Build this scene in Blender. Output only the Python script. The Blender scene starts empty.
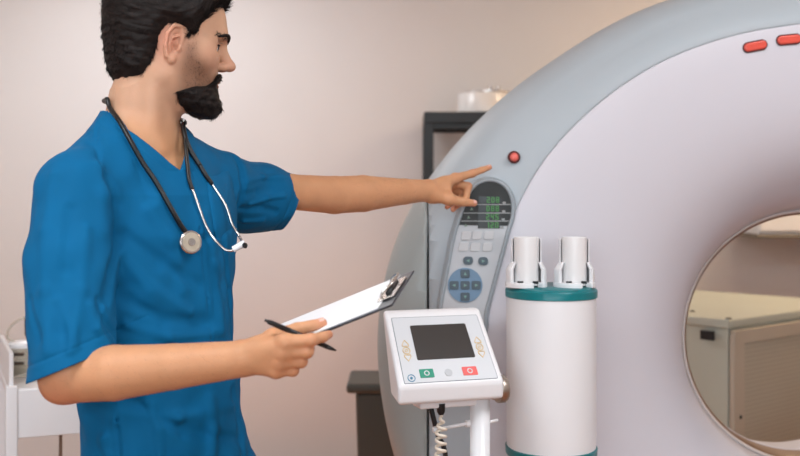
import bpy, bmesh, math, random
import numpy as np
import openvdb as vdb
from mathutils import Vector, Matrix

C = bpy.context.scene.collection
S = bpy.context.scene
PI = math.pi
random.seed(7); rng = np.random.default_rng(7)

# ------------------------------------------------------------------ camera
FPX, ZC, HOR = 1111.0, 1.42, 195.0          # focal length in pixels, eye height, horizon row
def P(px, py, d):                            # point at depth d that the photograph shows at (px, py)
    return Vector(((px-400)/FPX*d, d, ZC-(py-HOR)/FPX*d))
def Pn(px, py, d): return np.array(P(px, py, d))
cd = bpy.data.cameras.new('camera'); cam = bpy.data.objects.new('camera', cd); C.objects.link(cam)
cam.location = (0, 0, ZC); cam.rotation_euler = (PI/2, 0, 0)
cd.sensor_width = 36; cd.lens = FPX/800*36; cd.shift_y = -(228-HOR)/800
cd.dof.use_dof = True; cd.dof.focus_distance = 2.15; cd.dof.aperture_fstop = 4.0
cd.clip_start = .05
S.camera = cam
# ------------------------------------------------------------------ light and exposure
S.view_settings.view_transform = 'Standard'; S.view_settings.look = 'None'
S.view_settings.gamma = 1; S.view_settings.use_curve_mapping = False
S.view_settings.exposure = 0.0
w = bpy.data.worlds.new('world'); S.world = w; w.use_nodes = True
w.node_tree.nodes['Background'].inputs[0].default_value = (.85, .92, 1, 1)
w.node_tree.nodes['Background'].inputs[1].default_value = 1.3
def area(name, loc, rot, sx, sy, power, col):
    l = bpy.data.lights.new(name, 'AREA'); l.shape = 'RECTANGLE'; l.size = sx; l.size_y = sy
    l.energy = power; l.color = col
    o = bpy.data.objects.new(name, l); C.objects.link(o); o.location = loc; o.rotation_euler = rot
    return o
# daylight through the wide window behind the camera, and added sunlight through the left window for warm floor bounce
area('daylight_front_window', (-.3, -1.93, 1.85), (PI/2, 0, 0), 3.2, 1.3, 74, (.82, .93, 1))
sl = bpy.data.lights.new('bounce_sun', 'SUN'); sl.energy = 15.0; sl.angle = .01; sl.color = (1, .84, .62)  # added source: its warm bounce off the floor tints the lower back wall
so = bpy.data.objects.new('bounce_sun', sl); C.objects.link(so); so.location = (-6, 4.5, 5)
so.rotation_euler = Vector((math.cos(math.radians(33)), 0, -math.sin(math.radians(33)))).to_track_quat('-Z', 'Y').to_euler()
LAMPS = [(-1.2, .9), (1.3, 1.3), (-1.3, 4.9), (2.3, 4.8)]  # last one is added, warm, to brighten the wall behind the bore
COOL = (.93, .97, 1)
for (x, y), pw, cl_ in zip(LAMPS, (34, 32, 29, 42), (COOL, COOL, COOL, (1, .74, .48))):
    area('ceiling_lamp_light', (x, y, 2.83), (0, 0, 0), 1.1, .55, pw, cl_)

# ------------------------------------------------------------------ materials
def lin(c):
    c = np.array(c, float)/255
    return tuple(np.where(c <= .04045, c/12.92, ((c+.055)/1.055)**2.4))
MATS = {}
def mat(name, col, rough=.5, metal=0, bump=0, bscale=100, var=0, vscale=5, sss=0, coat=0, emit=0,
        trans=0, ior=1.45, attr=None, weave=0, spec=.5):
    if name in MATS: return MATS[name]
    m = bpy.data.materials.new(name); m.use_nodes = True; nt = m.node_tree; b = nt.nodes['Principled BSDF']
    rgb = (*lin(col), 1)
    b.inputs['Base Color'].default_value = rgb
    b.inputs['Roughness'].default_value = rough; b.inputs['Metallic'].default_value = metal
    b.inputs['Coat Weight'].default_value = coat; b.inputs['Transmission Weight'].default_value = trans
    b.inputs['IOR'].default_value = ior; b.inputs['Specular IOR Level'].default_value = spec
    if sss:
        b.inputs['Subsurface Weight'].default_value = sss; b.inputs['Subsurface Radius'].default_value = (1, .35, .2)
        b.inputs['Subsurface Scale'].default_value = .006
    if emit:
        b.inputs['Emission Color'].default_value = rgb; b.inputs['Emission Strength'].default_value = emit
    tc = nt.nodes.new('ShaderNodeTexCoord')
    src = None
    if attr:
        a = nt.nodes.new('ShaderNodeAttribute'); a.attribute_name = attr; src = a.outputs['Color']
    if var or attr:
        n = nt.nodes.new('ShaderNodeTexNoise'); n.inputs['Scale'].default_value = vscale; n.inputs['Detail'].default_value = 4
        nt.links.new(tc.outputs['Object'], n.inputs['Vector'])
        mr = nt.nodes.new('ShaderNodeMapRange'); nt.links.new(n.outputs['Fac'], mr.inputs[0])
        mr.inputs['From Min'].default_value = .3; mr.inputs['From Max'].default_value = .7
        mr.inputs['To Min'].default_value = 1-var; mr.inputs['To Max'].default_value = 1+var
        mx = nt.nodes.new('ShaderNodeVectorMath'); mx.operation = 'SCALE'
        if src: nt.links.new(src, mx.inputs[0])
        else: mx.inputs[0].default_value = rgb[:3]
        nt.links.new(mr.outputs[0], mx.inputs['Scale']); nt.links.new(mx.outputs[0], b.inputs['Base Color'])
    if bump:
        n = nt.nodes.new('ShaderNodeTexNoise'); n.inputs['Scale'].default_value = bscale; n.inputs['Detail'].default_value = 5
        nt.links.new(tc.outputs['Object'], n.inputs['Vector'])
        bp = nt.nodes.new('ShaderNodeBump'); bp.inputs['Strength'].default_value = bump; bp.inputs['Distance'].default_value = .002
        nt.links.new(n.outputs['Fac'], bp.inputs['Height']); nt.links.new(bp.outputs['Normal'], b.inputs['Normal'])
    MATS[name] = m
    return m

M_wall = mat('wall_paint', (217, 213, 212), .85, bump=.25, bscale=60, var=.02, vscale=2)
M_ceil = mat('ceiling_paint', (238, 232, 226), .9, bump=.2, bscale=50)
M_base = mat('baseboard_paint', (225, 215, 205), .6, var=.03)
M_trim = mat('window_paint', (236, 234, 230), .5, var=.02)
M_white = mat('white_enamel', (229, 228, 230), .32, var=.012, vscale=8, coat=.2)
M_panel = mat('scanner_panel_plastic', (206, 203, 210), .42, var=.008, vscale=3)
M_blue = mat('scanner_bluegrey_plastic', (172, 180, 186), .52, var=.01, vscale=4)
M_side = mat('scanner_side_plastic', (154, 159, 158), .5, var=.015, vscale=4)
M_dark = mat('dark_gap', (32, 34, 36), .7, var=.1)
M_bore = mat('bore_window_brown', (116, 84, 62), .35, var=.08, vscale=6)
M_rim = mat('bore_rim_beige', (204, 194, 190), .35, var=.03)
M_black = mat('black_plastic', (26, 27, 29), .4, var=.1, vscale=20)
M_rubber = mat('black_rubber', (18, 18, 20), .38, var=.1, vscale=30, bump=.1)
M_chrome = mat('brushed_steel', (205, 200, 196), .25, 1, var=.04, vscale=40)
M_teal = mat('teal_plastic', (4, 112, 118), .35, var=.04, vscale=20)

# ------------------------------------------------------------------ object helpers
def tag(o, label=None, cat=None, group=None, kind=None):
    if label: o['label'] = label
    if cat: o['category'] = cat
    if group: o['group'] = group
    if kind: o['kind'] = kind
    return o
def link(name, me, m=None, parent=None, smooth=True):
    o = bpy.data.objects.new(name, me); C.objects.link(o)
    if m is not None and not me.materials: me.materials.append(m)
    if parent: o.parent = parent
    if smooth and len(me.polygons):
        me.polygons.foreach_set('use_smooth', np.ones(len(me.polygons), bool))
    return o
def empty(name, loc=(0, 0, 0), rz=0, label=None, cat=None, group=None):
    o = bpy.data.objects.new(name, None); C.objects.link(o); o.location = loc; o.rotation_euler = (0, 0, rz)
    o.empty_display_size = .05
    return tag(o, label, cat, group)
def place(o, parent):                         # mesh built in world space: keep it there under a moved parent
    bpy.context.view_layer.update()
    o.parent = parent; o.matrix_parent_inverse = parent.matrix_world.inverted()
    return o
def bm_obj(name, bm, m, parent=None, smooth=False, bevel=0, seg=3, angle=35):
    me = bpy.data.meshes.new(name); bmesh.ops.recalc_face_normals(bm, faces=bm.faces); bm.to_mesh(me); bm.free()
    o = link(name, me, m, parent, smooth)
    if bevel:
        b = o.modifiers.new('bevel', 'BEVEL'); b.width = bevel; b.segments = seg; b.limit_method = 'ANGLE'; b.angle_limit = math.radians(angle)
        b.harden_normals = False
        me.polygons.foreach_set('use_smooth', np.ones(len(me.polygons), bool))
        wn = o.modifiers.new('wn', 'WEIGHTED_NORMAL'); wn.keep_sharp = False
    return o
def add_box(bm, c, s, rot=None):
    M = Matrix.Translation(c) @ (rot.to_4x4() if rot else Matrix.Identity(4)) @ Matrix.Diagonal((*s, 1))
    return bmesh.ops.create_cube(bm, size=1, matrix=M)['verts']
def box(name, c, s, m, parent=None, bevel=.003, rot=None, seg=2):
    bm = bmesh.new(); add_box(bm, c, s, rot); return bm_obj(name, bm, m, parent, bevel=bevel, seg=seg)
def add_cyl(bm, a, b, r, r2=None, n=24, caps=True):
    a = Vector(a); b = Vector(b); d = b-a
    M = Matrix.Translation((a+b)/2) @ d.to_track_quat('Z', 'Y').to_matrix().to_4x4()
    return bmesh.ops.create_cone(bm, cap_ends=caps, segments=n, radius1=r, radius2=r if r2 is None else r2, depth=d.length, matrix=M)['verts']
def cyl(name, a, b, r, m, parent=None, r2=None, n=32, bevel=0):
    bm = bmesh.new(); add_cyl(bm, a, b, r, r2, n)
    o = bm_obj(name, bm, m, parent, bevel=bevel, seg=2)
    if not bevel:
        for p in o.data.polygons: p.use_smooth = len(p.vertices) == 4
    return o
def catmull(pts, n=8, closed=False):
    pts = [np.array(p, float) for p in pts]; out = []; N = len(pts)
    rngi = range(N if closed else N-1)
    for i in rngi:
        if closed: p0, p1, p2, p3 = pts[i-1], pts[i], pts[(i+1) % N], pts[(i+2) % N]
        else: p0, p1, p2, p3 = pts[max(i-1, 0)], pts[i], pts[i+1], pts[min(i+2, N-1)]
        for k in range(n):
            t = k/n
            out.append(.5*((2*p1)+(-p0+p2)*t+(2*p0-5*p1+4*p2-p3)*t*t+(-p0+3*p1-3*p2+p3)*t**3))
    if not closed: out.append(pts[-1])
    return out
def add_tube(bm, pts, r, n=10, radii=None):
    pts = [Vector(p) for p in pts]; rings = []
    t = (pts[1]-pts[0]).normalized(); nrm = t.orthogonal().normalized()
    for i, p in enumerate(pts):
        t = (pts[min(i+1, len(pts)-1)]-pts[max(i-1, 0)]).normalized()
        nrm = (nrm-t*nrm.dot(t)).normalized(); bn = t.cross(nrm)
        rr = radii[i] if radii else r
        rings.append([bm.verts.new(p+(nrm*math.cos(2*PI*k/n)+bn*math.sin(2*PI*k/n))*rr) for k in range(n)])
    for a, b in zip(rings, rings[1:]):
        for k in range(n): bm.faces.new((a[k], a[(k+1) % n], b[(k+1) % n], b[k]))
    bm.faces.new(rings[0][::-1]); bm.faces.new(rings[-1])
def tube(name, pts, r, m, parent=None, n=10, radii=None):
    bm = bmesh.new(); add_tube(bm, pts, r, n, radii); return bm_obj(name, bm, m, parent, smooth=True)
def add_lathe(bm, prof, c, axis=(0, 0, 1), n=48, closed=False):      # prof: (radius, height) list
    q = Vector(axis).to_track_quat('Z', 'Y').to_matrix(); c = Vector(c); rings = []
    for r, h in prof:
        rings.append([bm.verts.new(c+q @ Vector((r*math.cos(2*PI*k/n), r*math.sin(2*PI*k/n), h))) for k in range(n)])
    prs = list(zip(rings, rings[1:]))
    if closed: prs.append((rings[-1], rings[0]))
    for a, b in prs:
        for k in range(n): bm.faces.new((a[k], a[(k+1) % n], b[(k+1) % n], b[k]))
    if not closed: bm.faces.new(rings[0][::-1]); bm.faces.new(rings[-1])
def lathe(name, prof, c, m, parent=None, axis=(0, 0, 1), n=48, closed=False, bevel=0):
    bm = bmesh.new(); add_lathe(bm, prof, c, axis, n, closed); o = bm_obj(name, bm, m, parent, smooth=True)
    e = o.modifiers.new('es', 'EDGE_SPLIT'); e.split_angle = math.radians(40)
    return o
def prism(name, poly, ext, m, parent=None, bevel=0, seg=2, smooth=False):    # poly: 3D points, ext: extrusion vector
    bm = bmesh.new(); ext = Vector(ext)
    a = [bm.verts.new(Vector(p)) for p in poly]; b = [bm.verts.new(Vector(p)+ext) for p in poly]; n = len(a)
    bm.faces.new(a); bm.faces.new(b[::-1])
    for i in range(n): bm.faces.new((a[i], b[i], b[(i+1) % n], a[(i+1) % n]))
    return bm_obj(name, bm, m, parent, bevel=bevel, seg=seg)

# ------------------------------------------------------------------ the room
def struct(o): o['kind'] = 'structure'; return o
X0, X1, Y0, Y1, H = -3.0, 3.4, -2.0, 6.0, 2.9
def floor_mat():
    m = bpy.data.materials.new('wood_floor'); m.use_nodes = True; nt = m.node_tree; b = nt.nodes['Principled BSDF']
    tc = nt.nodes.new('ShaderNodeTexCoord'); br = nt.nodes.new('ShaderNodeTexBrick'); nt.links.new(tc.outputs['Object'], br.inputs['Vector'])
    br.inputs['Scale'].default_value = 1; br.inputs['Brick Width'].default_value = 1.2; br.inputs['Row Height'].default_value = .16
    br.inputs['Mortar Size'].default_value = .002
    br.inputs['Color1'].default_value = (*lin((166, 102, 54)), 1); br.inputs['Color2'].default_value = (*lin((148, 88, 44)), 1)
    br.inputs['Mortar'].default_value = (*lin((80, 55, 40)), 1)
    nt.links.new(br.outputs['Color'], b.inputs['Base Color']); b.inputs['Roughness'].default_value = .4
    return m
struct(box('floor', ((X0+X1)/2, (Y0+Y1)/2, -.05), (X1-X0+.4, Y1-Y0+.4, .1), floor_mat(), bevel=0))
struct(box('ceiling', ((X0+X1)/2, (Y0+Y1)/2, H+.05), (X1-X0+.4, Y1-Y0+.4, .1), M_ceil, bevel=0))
struct(box('wall_back', ((X0+X1)/2, Y1+.1, H/2), (X1-X0+.4, .2, H), M_wall, bevel=0))
struct(box('wall_right', (X1+.1, (Y0+Y1)/2, H/2), (.2, Y1-Y0, H), M_wall, bevel=0))
def holed_wall(name, axis, pos, a0, a1, h0, h1, lo, hi):        # wall with one window opening
    bm = bmesh.new()
    for (u0, u1, z0, z1) in ((lo, a0, 0, H), (a1, hi, 0, H), (a0, a1, 0, h0), (a0, a1, h1, H)):
        if axis == 'x': add_box(bm, ((u0+u1)/2, pos, (z0+z1)/2), (u1-u0, .2, z1-z0))
        else: add_box(bm, (pos, (u0+u1)/2, (z0+z1)/2), (.2, u1-u0, z1-z0))
    return struct(bm_obj(name, bm, M_wall))
holed_wall('wall_front', 'x', Y0-.1, -1.9, 1.3, 1.0, 2.5, X0, X1)
holed_wall('wall_left', 'y', X0-.1, 3.4, 5.6, 1.1, 2.5, Y0, Y1)
def glass_mat():
    m = bpy.data.materials.new('window_glass'); m.use_nodes = True; nt = m.node_tree; nt.nodes.remove(nt.nodes['Principled BSDF'])
    a = nt.nodes.new('ShaderNodeBsdfTransparent'); g = nt.nodes.new('ShaderNodeBsdfGlossy'); g.inputs['Roughness'].default_value = .03
    x = nt.nodes.new('ShaderNodeMixShader'); f = nt.nodes.new('ShaderNodeFresnel'); nt.links.new(f.outputs[0], x.inputs[0])
    nt.links.new(a.outputs[0], x.inputs[1]); nt.links.new(g.outputs[0], x.inputs[2]); nt.links.new(x.outputs[0], nt.nodes['Material Output'].inputs[0])
    return m
M_glass = glass_mat()
for nme, ax, pos, a0, a1, h0, h1 in (('window_1', 'x', Y0-.14, -1.9, 1.3, 1.0, 2.5), ('window_2', 'y', X0-.14, 3.4, 5.6, 1.1, 2.5)):
    bm = bmesh.new()
    for u in (a0+.03, (a0+a1)/2, a1-.03):
        add_box(bm, (u, pos, (h0+h1)/2) if ax == 'x' else (pos, u, (h0+h1)/2), (.06, .06, h1-h0) if ax == 'x' else (.06, .06, h1-h0))
    for z in (h0+.03, h1-.03):
        add_box(bm, ((a0+a1)/2, pos, z) if ax == 'x' else (pos, (a0+a1)/2, z), (a1-a0, .06, .06) if ax == 'x' else (.06, a1-a0, .06))
    wf = struct(bm_obj(nme, bm, M_trim))
    box('pane', ((a0+a1)/2, pos, (h0+h1)/2) if ax == 'x' else (pos, (a0+a1)/2, (h0+h1)/2), (a1-a0, .006, h1-h0) if ax == 'x' else (.006, a1-a0, h1-h0), M_glass, wf, bevel=0)
struct(box('baseboard_right', (X1-.008, (Y0+Y1)/2, .05), (.016, Y1-Y0, .1), M_base, bevel=.003))
struct(box('baseboard_left', (X0+.008, (Y0+Y1)/2, .05), (.016, Y1-Y0, .1), M_base, bevel=.003))

# ------------------------------------------------------------------ CT scanner
YF = 2.755                                   # depth of the front panel's rim
AX = P(810, 337, 3.1); AX.y = 0              # bore axis
def outline(pts, d, low):                    # left-half outline in photo pixels at depth d -> radius over angle, mirrored
    rel = []
    for px, py in pts:
        p = P(px, py, d); rel.append((p.x-AX.x, p.z-AX.z))
    rel += low
    th = [math.atan2(z, -x) for x, z in rel]; r = [math.hypot(x, z) for x, z in rel]   # th: 0 = left, pi/2 = up
    o = np.argsort(th); th = np.array(th)[o]; r = np.array(r)[o]
    g = np.linspace(-PI/2, PI/2, 361); rr = np.interp(g, th, r)
    k = np.exp(-(np.arange(-24, 25)/10.)**2); k /= k.sum()
    pad = np.concatenate([rr[1:25][::-1], rr, rr[-25:-1][::-1]]); rr = np.convolve(pad, k, 'valid')
    return lambda t: np.interp(np.arcsin(np.clip(np.sin(t), -1, 1)), g, rr)
O_out = outline([(740, -16), (665, 1), (610, 25), (560, 57), (500, 100), (440, 165), (400, 230), (380, 300), (377, 350), (384, 410), (394, 456)], 2.97,
                [(-1.02, -.60), (-.80, -.80), (-.4, -.93), (0, -.96)])
O_pan = outline([(800, 25), (750, 32), (700, 46), (665, 60), (630, 80), (595, 107), (560, 140), (525, 190), (505, 240), (494, 290), (484, 345), (480, 400), (487, 456)], YF,
                [(-.80, -.55), (-.62, -.72), (-.3, -.84), (0, -.88)])
def ring_pts(rf, y, n): 
    t = np.linspace(0, 2*PI, n, endpoint=False); r = rf(t)
    return [Vector((AX.x-r_*math.cos(t_), y, AX.z+r_*math.sin(t_))) for t_, r_ in zip(t, r)]
def loft(rings, closed_ends=False, bm=None):
    bm = bm or bmesh.new(); vs = [[bm.verts.new(p) for p in r] for r in rings]; n = len(vs[0])
    for a, b in zip(vs, vs[1:]):
        for k in range(n): bm.faces.new((a[k], a[(k+1) % n], b[(k+1) % n], b[k]))
    return bm
NR = 360
def sc(f, s): return lambda t: f(t)*s
def off(f, s): return lambda t: f(t)+s
def mixr(f, r, u): return lambda t: f(t)*(1-u)+r*u
def const(r): return lambda t: np.full_like(np.asarray(t, float), r)
scanner = empty('ct_scanner', (AX.x, 3.25, 0), 0, 'large white and blue-grey ring-shaped CT scanner with a control panel and round bore', 'medical scanner')
# outer band: seam with panel -> rounded shoulder -> side
band = [(off(O_pan, -.004), YF+.012), (off(O_pan, .0002), YF+.0005), (off(O_pan, .004), YF)]
for u in np.linspace(.15, 1, 6):
    band.append(((lambda u: lambda t: (O_pan(t)+.006)*(1-u)+(O_out(t)-.075)*u)(u), YF+.045*u**1.6))
band += [(off(O_out, -.060), YF+.055), (off(O_out, -.045), YF+.07), (off(O_out, -.03), YF+.092), (off(O_out, -.016), YF+.122), (off(O_out, -.006), YF+.16), (off(O_out, 0), YF+.21), (off(O_out, 0), YF+.26), (off(O_out, 0), YF+.45),
         (off(O_out, -.01), YF+.70), (off(O_out, -.04), YF+.86), (off(O_out, -.12), YF+.95)]
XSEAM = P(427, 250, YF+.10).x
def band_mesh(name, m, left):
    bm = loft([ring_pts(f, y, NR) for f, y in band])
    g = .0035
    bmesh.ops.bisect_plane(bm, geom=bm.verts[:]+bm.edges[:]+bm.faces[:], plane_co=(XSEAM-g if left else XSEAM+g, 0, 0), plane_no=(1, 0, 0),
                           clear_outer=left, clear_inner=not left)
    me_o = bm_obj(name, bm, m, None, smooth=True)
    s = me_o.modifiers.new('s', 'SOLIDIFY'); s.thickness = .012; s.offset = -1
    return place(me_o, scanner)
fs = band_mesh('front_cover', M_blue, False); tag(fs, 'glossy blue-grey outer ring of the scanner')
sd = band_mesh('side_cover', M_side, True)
bm = loft([ring_pts(off(f, -.022), y+.012, NR) for f, y in band]); place(bm_obj('inner_frame', bm, M_dark, smooth=True), scanner)
# white face flowing into the bore
face = [(off(O_pan, -.0005), YF+.012), (off(O_pan, -.0006), YF+.0005), (off(O_pan, -.005), YF-.0005)]
prof = [(.12, 0.000), (.25, .003), (.4, .012), (.52, .026), (.62, .046), (.70, .070), (.78, .105), (.85, .150), (.90, .195), (.94, .245), (.97, .290), (1.0, .345)]
for u, dy in prof: face.append(((lambda u: lambda t: (O_pan(t)-.008)*(1-u)+.356*u)(u), YF+dy))
bm = loft([ring_pts(f, y, NR) for f, y in face]); o = bm_obj('face_panel', bm, M_panel, smooth=True)
s = o.modifiers.new('s', 'SOLIDIFY'); s.thickness = .006; s.offset = -1
place(o, scanner)
YB = YF+.345
bm = loft([ring_pts(const(r), y, 180) for r, y in ((.356, YB), (.353, YB-.003), (.350, YB+.001), (.348, YB+.008))]); place(bm_obj('bore_rim', bm, M_rim, smooth=True), scanner)
bm = loft([ring_pts(const(r), y, 180) for r, y in ((.350, YB+.006), (.3485, YB+.008), (.3415, YB+.018), (.3400, YB+.11))]); place(bm_obj('scan_window', bm, M_bore, smooth=True), scanner)
bm = loft([ring_pts(const(r), y, 180) for r, y in ((.3402, YB+.109), (.3385, YB+.11), (.3385, YB+.114), (.3395, YB+.13), (.36, YB+.30), (.42, YB+.48), (.6, YB+.585), (.8, YB+.60))])
place(bm_obj('bore_lining', bm, M_panel, smooth=True), scanner)
bm = loft([ring_pts(const(.8), YB+.6, NR), ring_pts(off(O_out, -.12), YF+.95, NR)]); place(bm_obj('back_cover', bm, M_side, smooth=True), scanner)
place(box('base', (AX.x, YF+.48, .05), (1.5, .6, .1), M_side, bevel=.01), scanner)

# control panel on the ring: everything laid out on one vertical plane just proud of the ring
YP = YF-.004
def pp(px, py, dy=0): v = P(px, py, YP); v.y += dy; return v
L_in = [(442, 334), (442, 312), (445, 292), (450, 266), (454, 244), (458, 229), (463, 213), (469, 197), (475, 188), (482, 183.4), (489, 182), (497, 183.5), (504, 188), (509, 196), (511, 206), (510, 218), (506.5, 229), (502, 246), (496, 268), (490, 290), (484, 312), (480, 334)]
pc = np.mean(L_in, 0)
pod_in = catmull(L_in, 4, True)
def grow(poly, g):
    poly = np.array(poly); n = len(poly); out = []
    for i in range(n):
        t = poly[(i+1) % n]-poly[i-1]; t /= np.hypot(*t); nn = np.array([t[1], -t[0]])
        out.append(poly[i]-nn*g if np.dot(nn, poly[i]-pc) < 0 else poly[i]+nn*g)
    return out
pod_out = grow(pod_in, 6.5)
pod = empty('control_panel', pp(470, 260, .03)); place(pod, scanner); tag(pod, 'light grey control pod with green readouts and a blue key disc')
bm = bmesh.new()
r0 = [bm.verts.new(pp(x, y, .055)) for x, y in pod_out]; r1 = [bm.verts.new(pp(x, y, -.004)) for x, y in grow(pod_in, 4.5)]
r2 = [bm.verts.new(pp(x, y, -.010)) for x, y in grow(pod_in, 2.2)]; r3 = [bm.verts.new(pp(x, y, -.008)) for x, y in grow(pod_in, .4)]
r4 = [bm.verts.new(pp(x, y, -.003)) for x, y in pod_in]; n = len(r0)
for a, b in ((r0, r1), (r1, r2), (r2, r3), (r3, r4)):
    for k in range(n): bm.faces.new((a[k], a[(k+1) % n], b[(k+1) % n], b[k]))
place(bm_obj('pod_bezel', bm, mat('pod_bezel_grey', (152, 160, 166), .35, var=.01), smooth=True), pod)
def flat(name, poly, m, parent, y0, th, bevel=0):
    return place(prism(name, [pp(x, y, y0) for x, y in poly], (0, th, 0), m, bevel=bevel), parent)
M_key = mat('pale_key', (198, 198, 200), .45, var=.01)
M_podface = mat('pod_face_grey', (186, 188, 192), .4, var=.01)
flat('keypad_face', pod_in, M_podface, pod, -.0032, .03)
cap = [p for p in pod_in if p[1] < 229]
disp = flat('readout_window', cap, mat('readout_black', (34, 36, 36), .5, var=.05), pod, -.0045, .0012)
def disc(cx, cy, r, n=32): return [(cx+r*math.cos(2*PI*k/n), cy-r*math.sin(2*PI*k/n)) for k in range(n)]
M_sep = mat('readout_line', (150, 152, 152), .4)
for yy, x0, x1 in ((204.5, 476, 511), (213, 463.5, 510.5), (221, 461, 509)):
    flat('divider', [(x0, yy-.45), (x1, yy-.45), (x1, yy+.45), (x0, yy+.45)], M_sep, disp, -.0062, .0018)
M_led = mat('green_led', (66, 136, 62), .4, emit=.12)
M_recess = mat('digit_recess', (14, 18, 16), .3)
SEG = {'0': 'abcdef', '1': 'bc', '2': 'abged', '3': 'abgcd', '4': 'fgbc', '5': 'afgcd', '6': 'afgedc', '7': 'abc', '8': 'abcdefg', '9': 'abcdfg'}
def seven(bm, ch, x, y, w, h, t):
    R = {'a': (x, y, x+w, y+t), 'd': (x, y+h-t, x+w, y+h), 'g': (x, y+h/2-t/2, x+w, y+h/2+t/2), 'f': (x, y, x+t, y+h/2), 'b': (x+w-t, y, x+w, y+h/2), 'e': (x, y+h/2, x+t, y+h), 'c': (x+w-t, y+h/2, x+w, y+h)}
    for s in SEG[ch]:
        a, b, c, d = R[s]; p = pp((a+c)/2, (b+d)/2, -.0062); q0 = pp(a, b); q1 = pp(c, d)
        add_box(bm, p, (abs(q1.x-q0.x), .0008, abs(q1.z-q0.z)))
for row, txt in ((200, '208'), (208.7, '088'), (217, '245'), (225.2, '120')):
    x0 = 486.5 - (row-200)*.03
    rc = flat('digit_recess', [(x0-8, row-3.6), (x0+14, row-3.6), (x0+14, row+3.2), (x0-8, row+3.2)], M_recess, disp, -.0052, .0006)
    bm = bmesh.new()
    for k, ch in enumerate(txt): seven(bm, ch, x0+k*4.6, row-3.1, 3.2, 5.8, .95)
    place(bm_obj('digits', bm, M_led), rc)
M_dim = mat('dim_symbol', (110, 130, 112), .4)
for x, y in ((471.5, 208.7), (468.5, 217), (465.5, 225)):
    flat('symbol', [(x-1.6, y+1.4), (x, y-1.6), (x+1.6, y+1.4)], M_dim, disp, -.0055, .0008)
for x, y in ((502.5, 203), (502, 211.5), (501.5, 219.5), (500.5, 227.5)):
    flat('symbol', [(x, y-1.2), (x+3, y-1.2), (x+3, y+.8), (x, y+.8)], M_sep, disp, -.0055, .0008)
def rrect(cx, cy, w, h, r=1.2, sk=0):
    out = []
    for sx, sy, a0 in ((1, -1, 0), (-1, -1, 90), (-1, 1, 180), (1, 1, 270)):
        for a in (0, 30, 60, 90):
            t = math.radians(a0+a); y = cy+sy*(h/2-r)-r*math.sin(t); x = cx+sx*(w/2-r)+r*math.cos(t)
            out.append((x-(y-cy)*sk, y))
    return out
for x, y in ((466, 235.5), (477, 235), (489, 235), (463.5, 246.5), (475.2, 246.7), (487.3, 246.7)):
    flat('pale_key', rrect(x, y, 9.6, 8.6, 1.5, .15), M_key, pod, -.0065, .004, bevel=.0008)
M_slate = mat('slate_key', (72, 86, 96), .4, var=.03)
M_arrow = mat('arrow_mark', (120, 160, 150), .4)
def arrow(name, x, y, s, ang, par, y0=-.0105):
    c, sn = math.cos(ang), math.sin(ang)
    flat(name, [(x+s*(a*c-b*sn), y+s*(a*sn+b*c)) for a, b in ((1, 0), (-.7, .8), (-.7, -.8))], M_arrow, par, y0, .001)
for x, y, an in ((468, 260.5, PI), (483, 261, 0)):
    k = flat('arrow_key', rrect(x, y, 9.6, 8, 3), M_slate, pod, -.008, .005, bevel=.001); arrow('arrow_mark', x, y, 1.7, an, pod, -.009)
kd = flat('key_disc', disc(465, 285, 17.3), mat('blue_key_disc', (106, 134, 160), .4, var=.03), pod, -.0065, .004); tag(kd, 'round blue disc under the arrow keys')
for dx, dy, an in ((0, 0, 0), (0, -11.5, -PI/2), (0, 11.5, PI/2), (-11, 0, PI), (11, 0, 0)):
    x, y = 465+dx, 285+dy
    flat('disc_key', rrect(x, y, 9, 8.4, 1.5), M_slate, kd, -.0095, .004, bevel=.0008)
    arrow('arrow_mark', x, y, 1.8, an, kd)
# red lamps on the face and the band
def surf_y(px, py, fld='face'):
    return YF
def pill(cx, cy, w, h, ang):
    out = []
    for k in range(24):
        t = 2*PI*k/24; x = (w/2-h/2)*(1 if math.cos(t) >= 0 else -1)+h/2*math.cos(t); y = h/2*math.sin(t)
        out.append((cx+x*math.cos(ang)-y*math.sin(ang), cy+x*math.sin(ang)+y*math.cos(ang)))
    return out
M_red = mat('red_lens', (216, 84, 70), .22, coat=.6, var=.05, vscale=60, emit=.12)
M_redrim = mat('dark_red_rim', (92, 40, 38), .35)
for cx, cy, w_, an in ((755.3, 46, 23, -.2), (789, 39.5, 23.5, -.1)):
    b = flat('indicator_lamp', pill(cx, cy, w_+2.2, 11.2, an), M_redrim, scanner, -.0006, .02, bevel=.0015)
    tag(b, 'red pill-shaped lamp with a dark rim')
    flat('lens', pill(cx, cy, w_, 8.6, an), M_red, b, -.006, .02, bevel=.004)
btn = lathe('red_button', [(.0001, -.02), (.0155, -.02), (.0155, .004), (.012, .007), (.0115, .004), (.0001, .004)], pp(514.5, 157, 0)+Vector((0, .012, 0)), M_redrim, axis=(0, -1, 0)); place(btn, scanner)
place(lathe('lens', [(.0001, -.004), (.011, -.004), (.011, .005), (.0085, .009), (.004, .0105), (.0001, .011)], pp(514.5, 157, 0)+Vector((0, .012, 0)), mat('red_push', (226, 110, 100), .35, var=.05, vscale=80), axis=(0, -1, 0)), btn)

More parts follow.
